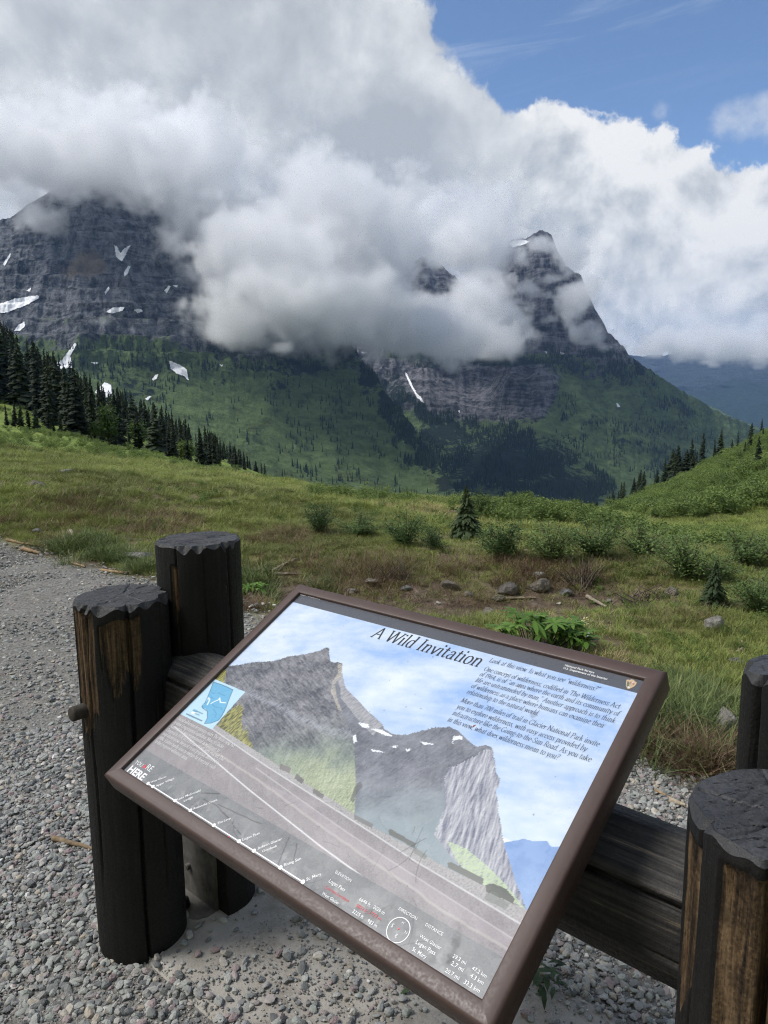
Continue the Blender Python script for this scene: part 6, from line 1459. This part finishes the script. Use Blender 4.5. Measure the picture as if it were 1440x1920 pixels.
def bushes(n, poly, r0, r1, s0, s1, t0):
    got = 0; xs = [q[0] for q in poly]; a0 = math.degrees(math.atan((min(xs)-720)/FPX)); a1 = math.degrees(math.atan((max(xs)-720)/FPX))
    x, y, r = fan(n, r0, r1, a0-1, a1+1, 1.0); z = ground_z(x, y); c_ = (np.stack([x, y, z], -1)-CPOS) @ CR; u, v_ = 720+FPX*c_[:, 0]/c_[:, 2], 960+FPX*c_[:, 1]/c_[:, 2]
    kp = in_poly(u, v_, poly); x, y, z, r = x[kp], y[kp], z[kp], r[kp]; m = len(x)
    P.append(np.stack([x, y, z-0.05], -1)); S.append(rs.uniform(s0, s1, m)*(0.55+0.9*np.clip(fbm(xyz(x*0.1, y*0.1, 0), 3)+0.4, 0, 1))); T.append(np.clip(t0+0.8*fbm(xyz(x*0.06, y*0.06, 0)+4, 4)+rs.normal(0, 0.15, m), 0, 1))
bushes(5200, [(1120, 985), (1180, 945), (1240, 915), (1300, 888), (1370, 850), (1440, 812), (1560, 770), (1560, 1080), (1250, 1080)], 38, 215, 0.7, 1.7, 0.52)
bushes(1500, [(880, 952), (1000, 950), (1130, 960), (1200, 990), (1560, 1010), (1560, 1070), (1250, 1065), (1000, 1030), (890, 1010)], 10, 27, 0.10, 0.46, 0.42)
bushes(500, [(560, 925), (880, 948), (880, 985), (700, 990), (560, 965)], 14, 45, 0.25, 0.5, 0.5)
bushes(3000, [(-150, 700), (0, 740), (120, 790), (260, 840), (420, 880), (520, 905), (500, 915), (250, 880), (0, 850), (-150, 840)], 36, 230, 0.35, 0.9, 0.62)
bushes(2600, [(-100, 870), (250, 890), (560, 925), (880, 950), (900, 1040), (700, 1050), (400, 1000), (-100, 1000)], 8, 40, 0.08, 0.22, 0.42)
bushes(1500, [(1100, 1060), (1500, 1060), (1500, 1260), (1250, 1240), (1100, 1180)], 4, 12, 0.06, 0.16, 0.42)
P = np.concatenate(P); n = len(P)
scatter('brush_cover', P, zrot(n, 0.1), np.concatenate(S), rs.randint(0, 4, n), np.concatenate(T), lib_bush, 'dense green brush covering the hillsides beyond the meadow', 'brush'); print('bushes', n)
# dead brush by the gully
def deadbrush(px, py, hpx, wpx, seed, label):
    p_, r = on_ground(px, py); rs_ = np.random.RandomState(seed); V, F, n0 = [], [], 0; h = hpx/FPX*r; w_ = wpx/FPX*r/2
    for k in range(46):
        a = rs_.uniform(0, 6.28); e = np.array([math.cos(a)*w_*rs_.rand(), math.sin(a)*w_*rs_.rand()*0.7, h*rs_.uniform(0.3, 1.0)]); b0 = np.array([rs_.normal(0, w_*0.35), rs_.normal(0, w_*0.25), 0]); t = np.linspace(0, 1, 7)[:, None]
        Q = b0+e*t+0.12*h*np.stack([perlin(xyz(t[:, 0]*3, k, i)) for i in range(3)], -1)*t; v_, f_ = tube(Q, 0.007*(1-0.75*t[:, 0])*rs_.uniform(0.5, 1.1)*r/6, 4); V.append(v_); F.append(f_+n0); n0 += len(v_)
    o = link('dead_brush', mesh_np('dead_brush', np.concatenate(V), np.concatenate(F), True), m_twig); o.location = tuple(p_); return tag(o, label, 'brush')
deadbrush(1085, 1100, 62, 100, 1, 'tangle of bare grey-brown twigs right of the gully')
deadbrush(745, 1085, 40, 110, 2, 'sparse bare twigs standing on the left gully bank')
deadbrush(1210, 1130, 34, 130, 3, 'low bare stalks in the grass between the gully and right rocks')
# the bright leafy plant behind the sign: whorls of lance-shaped leaflets
m_lup = leaf_mat('leaflet', [(0.0, (0.07, 0.14, 0.025)), (0.5, (0.12, 0.23, 0.04)), (1.0, (0.20, 0.32, 0.07))], 'GEOMETRY', 0.35, 0.5)
m_flower, nt, b = material('cream_flower'); co = nt.new('ShaderNodeTexCoord').outputs['Object']; nt.l.new(nt.ramp(nt.noise(co, 60, 2), [(0.4, (0.45, 0.42, 0.16)), (0.6, (0.75, 0.72, 0.42))]), b.inputs['Base Color'])
def lupine(px, py, wpx, hpx, n, seed, label):
    p_, r = on_ground(px, py); rs_ = np.random.RandomState(seed); root = empty('leafy_plant', tuple(p_)); tag(root, label, 'plant'); W2, H2 = wpx/FPX*r/2, hpx/FPX*r; SV, SF, n0 = [], [], 0
    for k in range(n):
        x = rs_.uniform(-1, 1); c_ = np.array([x*W2, rs_.uniform(-0.5, 0.5)*W2*0.7, H2*rs_.uniform(0.45, 1.0)*(1-0.35*x*x)]); t = np.linspace(0, 1, 5)[:, None]; Q = np.array([c_[0]*0.55, c_[1]*0.55, 0])*(1-t)+c_*t; v_, f_ = tube(Q, np.full(5, 0.0035), 4); SV.append(v_); SF.append(f_+n0); n0 += len(v_)
        tl = rs_.normal(0, 0.35, 2); V, F, S_h = [], [], []; m = rs_.randint(7, 11); L0 = rs_.uniform(0.075, 0.115); tone = rs_.rand()
        for q in range(m):
            a = q*6.283/m+rs_.uniform(-.2, .2); d = np.array([math.cos(a), math.sin(a), 0.28+tl[0]*math.cos(a)+tl[1]*math.sin(a)]); d /= np.linalg.norm(d); sd_ = np.array([-math.sin(a), math.cos(a), 0]); L = L0*rs_.uniform(.8, 1.15); b0 = len(V)
            for tt, ww in ((0, .015), (0.3, .10), (0.6, .13), (0.85, .07)):
                cc = c_+d*L*tt-np.array([0, 0, L*0.35*tt*tt]); V += [cc-sd_*L*ww, cc+sd_*L*ww]
            V.append(c_+d*L-np.array([0, 0, L*0.35])); F += [(b0, b0+1, b0+3, b0+2), (b0+2, b0+3, b0+5, b0+4), (b0+4, b0+5, b0+7, b0+6), (b0+6, b0+7, b0+8)]; S_h += [np.clip(tone*0.7+rs_.rand()*0.3, 0, 1)]*9
        me = bpy.data.meshes.new('leaf_whorl'); me.from_pydata([tuple(q) for q in V], [], F); me.update(); a_ = me.attributes.new('tone', 'FLOAT', 'POINT'); a_.data.foreach_set('value', np.array(S_h, np.float32)); link('leaf_whorl', me, m_lup, root)
    link('stems', mesh_np('stems', np.concatenate(SV), np.concatenate(SF), True), m_leaf_o, root); return root, W2, H2
lp, W2, H2 = lupine(1008, 1216, 180, 66, 46, 5, 'bright green leafy plant with star-shaped leaves rising behind the sign')
fv, ff, n0 = [], [], 0; rs_ = np.random.RandomState(2)
for k in range(26):
    V, F = _ICO[2]; fv.append(V*0.006*rs_.uniform(.7, 1.2)+np.array([W2*1.02+rs_.normal(0, .008), 0, H2*0.62+k*0.0024])); ff.append(F+n0); n0 += len(V)
link('flower_spike', mesh_np('flower_spike', np.concatenate(fv), np.concatenate(ff), True), m_flower, lp)
lupine(470, 1128, 50, 40, 8, 6, 'small leafy weed between the far left post and the sign')
m_weed = leaf_mat('weed_leaf', [(0.0, (0.03, 0.05, 0.022)), (0.1, (0.06, 0.095, 0.04)), (1.0, (0.1, 0.14, 0.06))], 'GEOMETRY', 0.15, 0.6)
# weeds at the foot of the sign
def broadleaf_weed(px, py, hpx, n, seed, label):
    p_ = gnd(px, py); rs_ = np.random.RandomState(seed); r = np.hypot(p_[0], p_[1])*1.15; h = hpx/FPX*r; V, F, T = [], [], []
    for k in range(n):
        a = rs_.uniform(0, 6.28); z0 = h*rs_.uniform(0, 0.75); L = rs_.uniform(0.03, 0.065); d = np.array([math.cos(a), math.sin(a), rs_.uniform(0.0, 0.7)]); sd_ = np.array([-math.sin(a), math.cos(a), 0]); c_ = np.array([rs_.normal(0, .03), rs_.normal(0, .03), z0]); b0 = len(V)
        for tt, ww in ((0, .02), (.3, .12), (.65, .13), (.9, .05)):
            cc = c_+d*L*tt-np.array([0, 0, L*0.5*tt*tt]); V += [cc-sd_*L*ww, cc+sd_*L*ww]
        V.append(c_+d*L-np.array([0, 0, L*.5])); F += [(b0, b0+1, b0+3, b0+2), (b0+2, b0+3, b0+5, b0+4), (b0+4, b0+5, b0+7, b0+6), (b0+6, b0+7, b0+8)]; T += [0.1*rs_.rand()]*9
    me = bpy.data.meshes.new('weed'); me.from_pydata([tuple(q) for q in V], [], F); me.update(); a_ = me.attributes.new('tone', 'FLOAT', 'POINT'); a_.data.foreach_set('value', np.array(T, np.float32)); o = link('weed', me, m_weed); o.location = tuple(p_); return tag(o, label, 'weed')
broadleaf_weed(1010, 1860, 90, 26, 3, 'dark leafy weed in the gravel under the right side of the sign')
broadleaf_weed(775, 1846, 26, 6, 4, 'small weed sprouting on the footing below the sign')

# ------------------------------------------------------------------ conifers
m_bark, nt, b = material('bark'); co = nt.new('ShaderNodeTexCoord').outputs['Object']; nt.l.new(nt.ramp(nt.noise(co, 3, 4, .6), [(0.3, (0.03, 0.025, 0.02)), (0.7, (0.09, 0.08, 0.07))]), b.inputs['Base Color']); b.inputs['Roughness'].default_value = .95
m_fir = leaf_mat('fir', [(0.0, (0.008, 0.014, 0.008)), (0.5, (0.017, 0.028, 0.014)), (1.0, (0.036, 0.052, 0.023))], 'OBJECT', 0.08, 0.8)
def conifer(seed, tiers, w_, per=8, bare=0.06, ragged=0.35, bw=0.34):
    rs_ = np.random.RandomState(seed); V, F, S_h = [], [], []
    for k in range(tiers):
        f = k/(tiers-1); z = bare+(0.985-bare)*f**0.92; rr = w_*(1-f)**0.85*(0.75+ragged*rs_.rand())+0.012; n = max(4, int(per*(1-0.5*f)))
        for q in range(n):
            a = rs_.uniform(0, 6.28); L = rr*rs_.uniform(0.6, 1.2); d = np.array([math.cos(a), math.sin(a), 0]); sd_ = np.array([-d[1], d[0], 0]); z1 = z+rs_.normal(0, 0.012); dr = L*rs_.uniform(0.25, 0.7); b0 = len(V); sh = rs_.rand()
            wq = L*bw
            pts = [(0, 0), (0.35, 0.8), (0.7, 1.0), (1.0, 0.0)]
            V.append(np.array([0, 0, z1+0.02])); S_h.append(sh*0.5)
            for (t, ww) in pts[1:3]:
                c_ = d*L*t+np.array([0, 0, z1-dr*t*t]); V += [c_-sd_*wq*ww-np.array([0, 0, .018*rs_.rand()]), c_+np.array([0, 0, .010]), c_+sd_*wq*ww-np.array([0, 0, .018*rs_.rand()])]; S_h += [sh]*3
            V.append(d*L+np.array([0, 0, z1-dr*0.85])); S_h.append(sh)
            F += [(b0, b0+1, b0+2), (b0, b0+2, b0+3), (b0+1, b0+4, b0+5), (b0+1, b0+5, b0+2), (b0+2, b0+5, b0+6), (b0+2, b0+6, b0+3), (b0+4, b0+7, b0+5), (b0+5, b0+7, b0+6)]
    me = bpy.data.meshes.new('crown'); me.from_pydata([tuple(v_) for v_ in V], [], F); me.update(); a_ = me.attributes.new('shade', 'FLOAT', 'POINT'); a_.data.foreach_set('value', np.array(S_h, np.float32)); me.materials.append(m_fir)
    tv, tf = tube([(0, 0, -0.03), (0, 0, 0.3), (0, 0, 0.7), (0, 0, 0.99)], [0.016, 0.012, 0.007, 0.002], 6); tm = mesh_np('trunk', tv, tf, True); tm.materials.append(m_bark)
    return me, tm
FIRS = [conifer(300+k, 36-2*(k % 4), w_, 10, 0.04+0.02*(k % 3), 0.25+0.12*(k % 5)) for k, w_ in enumerate((0.10, 0.115, 0.13, 0.085, 0.16, 0.12, 0.14, 0.10, 0.105))]
m_fir_far = m_fir
m_fir = leaf_mat('young_fir_needles', [(0.0, (0.018, 0.030, 0.014)), (0.5, (0.035, 0.055, 0.024)), (1.0, (0.06, 0.085, 0.035))], 'OBJECT', 0.1, 0.8)
FAT = conifer(350, 64, 0.24, 30, 0.03, 1.1, 0.13)
def fir(loc, h, k, label, group=None, fat=1.0, name='conifer', meshes=None, cat='tree'):
    o = bpy.data.objects.new(name, None); COL.objects.link(o); o.location = tuple(loc); o.scale = (h*fat, h*fat, h); o.rotation_euler = (rs.normal(0, .015), rs.normal(0, .015), rs.uniform(0, 6.28))
    cr, tr = (meshes or FIRS[k]); link('crown', cr, None, o); link('trunk', tr, None, o); return tag(o, label, cat, group)
def hillpoint(x, r):
    d = ray(x, 850.0); d = d/np.hypot(d[0], d[1]); q = d*r; return np.array([q[0], q[1], float(ground_z(q[0], q[1])[0])])
def py_of(P): c_ = (np.asarray(P)-CPOS) @ CR; return 720+FPX*c_[0]/c_[2], 960+FPX*c_[1]/c_[2]
rs = np.random.RandomState(77); cnt = 0
topl = lambda x: np.interp(x, [-150, 0, 50, 100, 150, 200, 250, 300, 350, 400, 450, 500, 540], [560, 615, 635, 672, 690, 728, 740, 765, 785, 808, 842, 868, 890])
lowl = lambda x: np.interp(x, [-150, 0, 60, 100, 200, 300, 400, 520], [740, 762, 775, 805, 845, 875, 892, 908])
tries = 0
while cnt < 298 and tries < 6000:
    tries += 1
    x = rs.uniform(-110, 535); r = rs.uniform(90, 235); P_ = hillpoint(x, r); y = py_of(P_)[1]
    if y > lowl(x) or y < topl(x)+22: continue
    h = (y-topl(x)-rs.uniform(-6, 36)*(1-0.5*(x > 380)))/FPX*r; h = min(h, 16)
    if h < 4.0: continue
    fir(P_-np.array([0, 0, .2]), h, rs.randint(0, 9), 'dark pointed conifer in the dense stand covering the left hillside', 'conifers in the stand on the left hillside', rs.uniform(0.8, 1.5)); cnt += 1
print('stand', cnt, tries)
ORD = ['first', 'second', 'third', 'fourth', 'fifth', 'sixth', 'seventh', 'eighth', 'ninth', 'tenth', 'eleventh', 'twelfth', 'thirteenth', 'fourteenth']
for k, (x, y, hp) in enumerate(((18, 850, 34), (33, 842, 42), (44, 842, 40), (58, 845, 44), (72, 847, 40), (95, 850, 42), (104, 853, 36), (118, 856, 40), (132, 858, 30), (150, 862, 34), (168, 864, 28), (290, 885, 44), (303, 884, 50), (325, 888, 60))):
    d = ray(x, y); r = 92.0; P_ = hillpoint(x, r); fir(P_-np.array([0, 0, .1]), hp/FPX*r*1.05, k % 6, ORD[k]+' from the left of the small dark conifers in front of the left stand', 'small conifers at the lower edge of the left stand', 1.25)
for k, (x, top, base, fat, lab) in enumerate(((1317, 816, 890, 1.5, 'tall full conifer second from the right among the big crest trees, right hillside'), (1350, 809, 887, 1.7, 'tallest dark conifer on the crest of the right hillside'), (1372, 825, 857, 1.4, 'short conifer right of the tallest one on the right crest'), (1382, 811, 852, 1.0, 'very thin conifer spire on the right crest'),
    (1406, 796, 846, 1.5, 'full conifer near the right edge on the right crest'), (1425, 787, 826, 1.2, 'slender conifer at the right edge on the right crest'), (1439, 800, 820, 1.0, 'conifer cut by the right edge of the picture'), (1340, 826, 868, 0.9, 'thin conifer directly left of the tallest one on the right crest'))):
    r = 165.0; P_ = hillpoint(x, r); fir(P_-np.array([0, 0, .2]), (py_of(P_)[1]-top)/FPX*r, k % 6, lab, None, fat)
for k in range(46):
    x = rs.uniform(1120, 1312); r = rs.uniform(150, 215); P_ = hillpoint(x, r); hh = rs.uniform(26, 60)*np.interp(x, [1120, 1312], [0.7, 1.15])
    fir(P_-np.array([0, 0, .2]), hh/FPX*r, rs.randint(0, 6), 'small dark conifer in the line descending the left flank of the right hillside', 'conifers in the line down the right hillside', rs.uniform(1.2, 1.9))
for k, (x, r, hh) in enumerate(((1240, 90, 18), (1255, 92, 16), (1388, 118, 22), (1395, 120, 30), (1405, 125, 34), (1422, 75, 60), (1428, 130, 24))):
    fir(hillpoint(x, r), hh/FPX*r, k % 6, ORD[k]+' from the left of the lone dark conifers on the open right hillside', 'scattered conifers on the open right hillside', 1.5)
P_, r = on_ground(874, 1008); fir(P_-np.array([0, 0, .05]), 106/FPX*r, 0, 'small dark full fir standing alone above the gully', None, 1.0, 'young_fir', FAT)
P_, r = on_ground(1338, 1135); fir(P_-np.array([0, 0, .03]), 84/FPX*r, 0, 'young fir in the grass at right, above the pale square rock', None, 0.95, 'young_fir', FAT)
# light green broadleaf trees in the stand
m_asp = leaf_mat('aspen_leaf', [(0.0, (0.072, 0.120, 0.032)), (0.5, (0.136, 0.208, 0.056)), (1.0, (0.208, 0.288, 0.080))], 'OBJECT')
(sv, sf), (lv, lf, ls) = leafy(400, 1.0, 0.55, 12, 1500, 0.06, 0.8); a1, a2 = mesh_np('trunk', sv, sf, True), mesh_np('crown', lv, lf, False, {'shade': ls}); a1.materials.append(m_bark); a2.materials.append(m_asp)
for (x, y, hp, wr, lab) in ((206, 868, 78, 1.0, 'tall pale green broadleaf tree in front of the left conifers'), (262, 872, 56, 1.3, 'rounded yellow-green broadleaf tree among the left conifers'), (352, 893, 44, 1.8, 'low yellow-green bush tree at the right end of the left conifers'), (180, 868, 36, 1.5, 'low pale bush left of the tall broadleaf tree')):
    r = 95.0; P_ = hillpoint(x, r); o = empty('broadleaf_tree', tuple(P_)); h = hp/FPX*r; o.scale = (h*wr, h*wr, h); link('trunk', a1, None, o); link('crown', a2, None, o); tag(o, lab, 'tree')
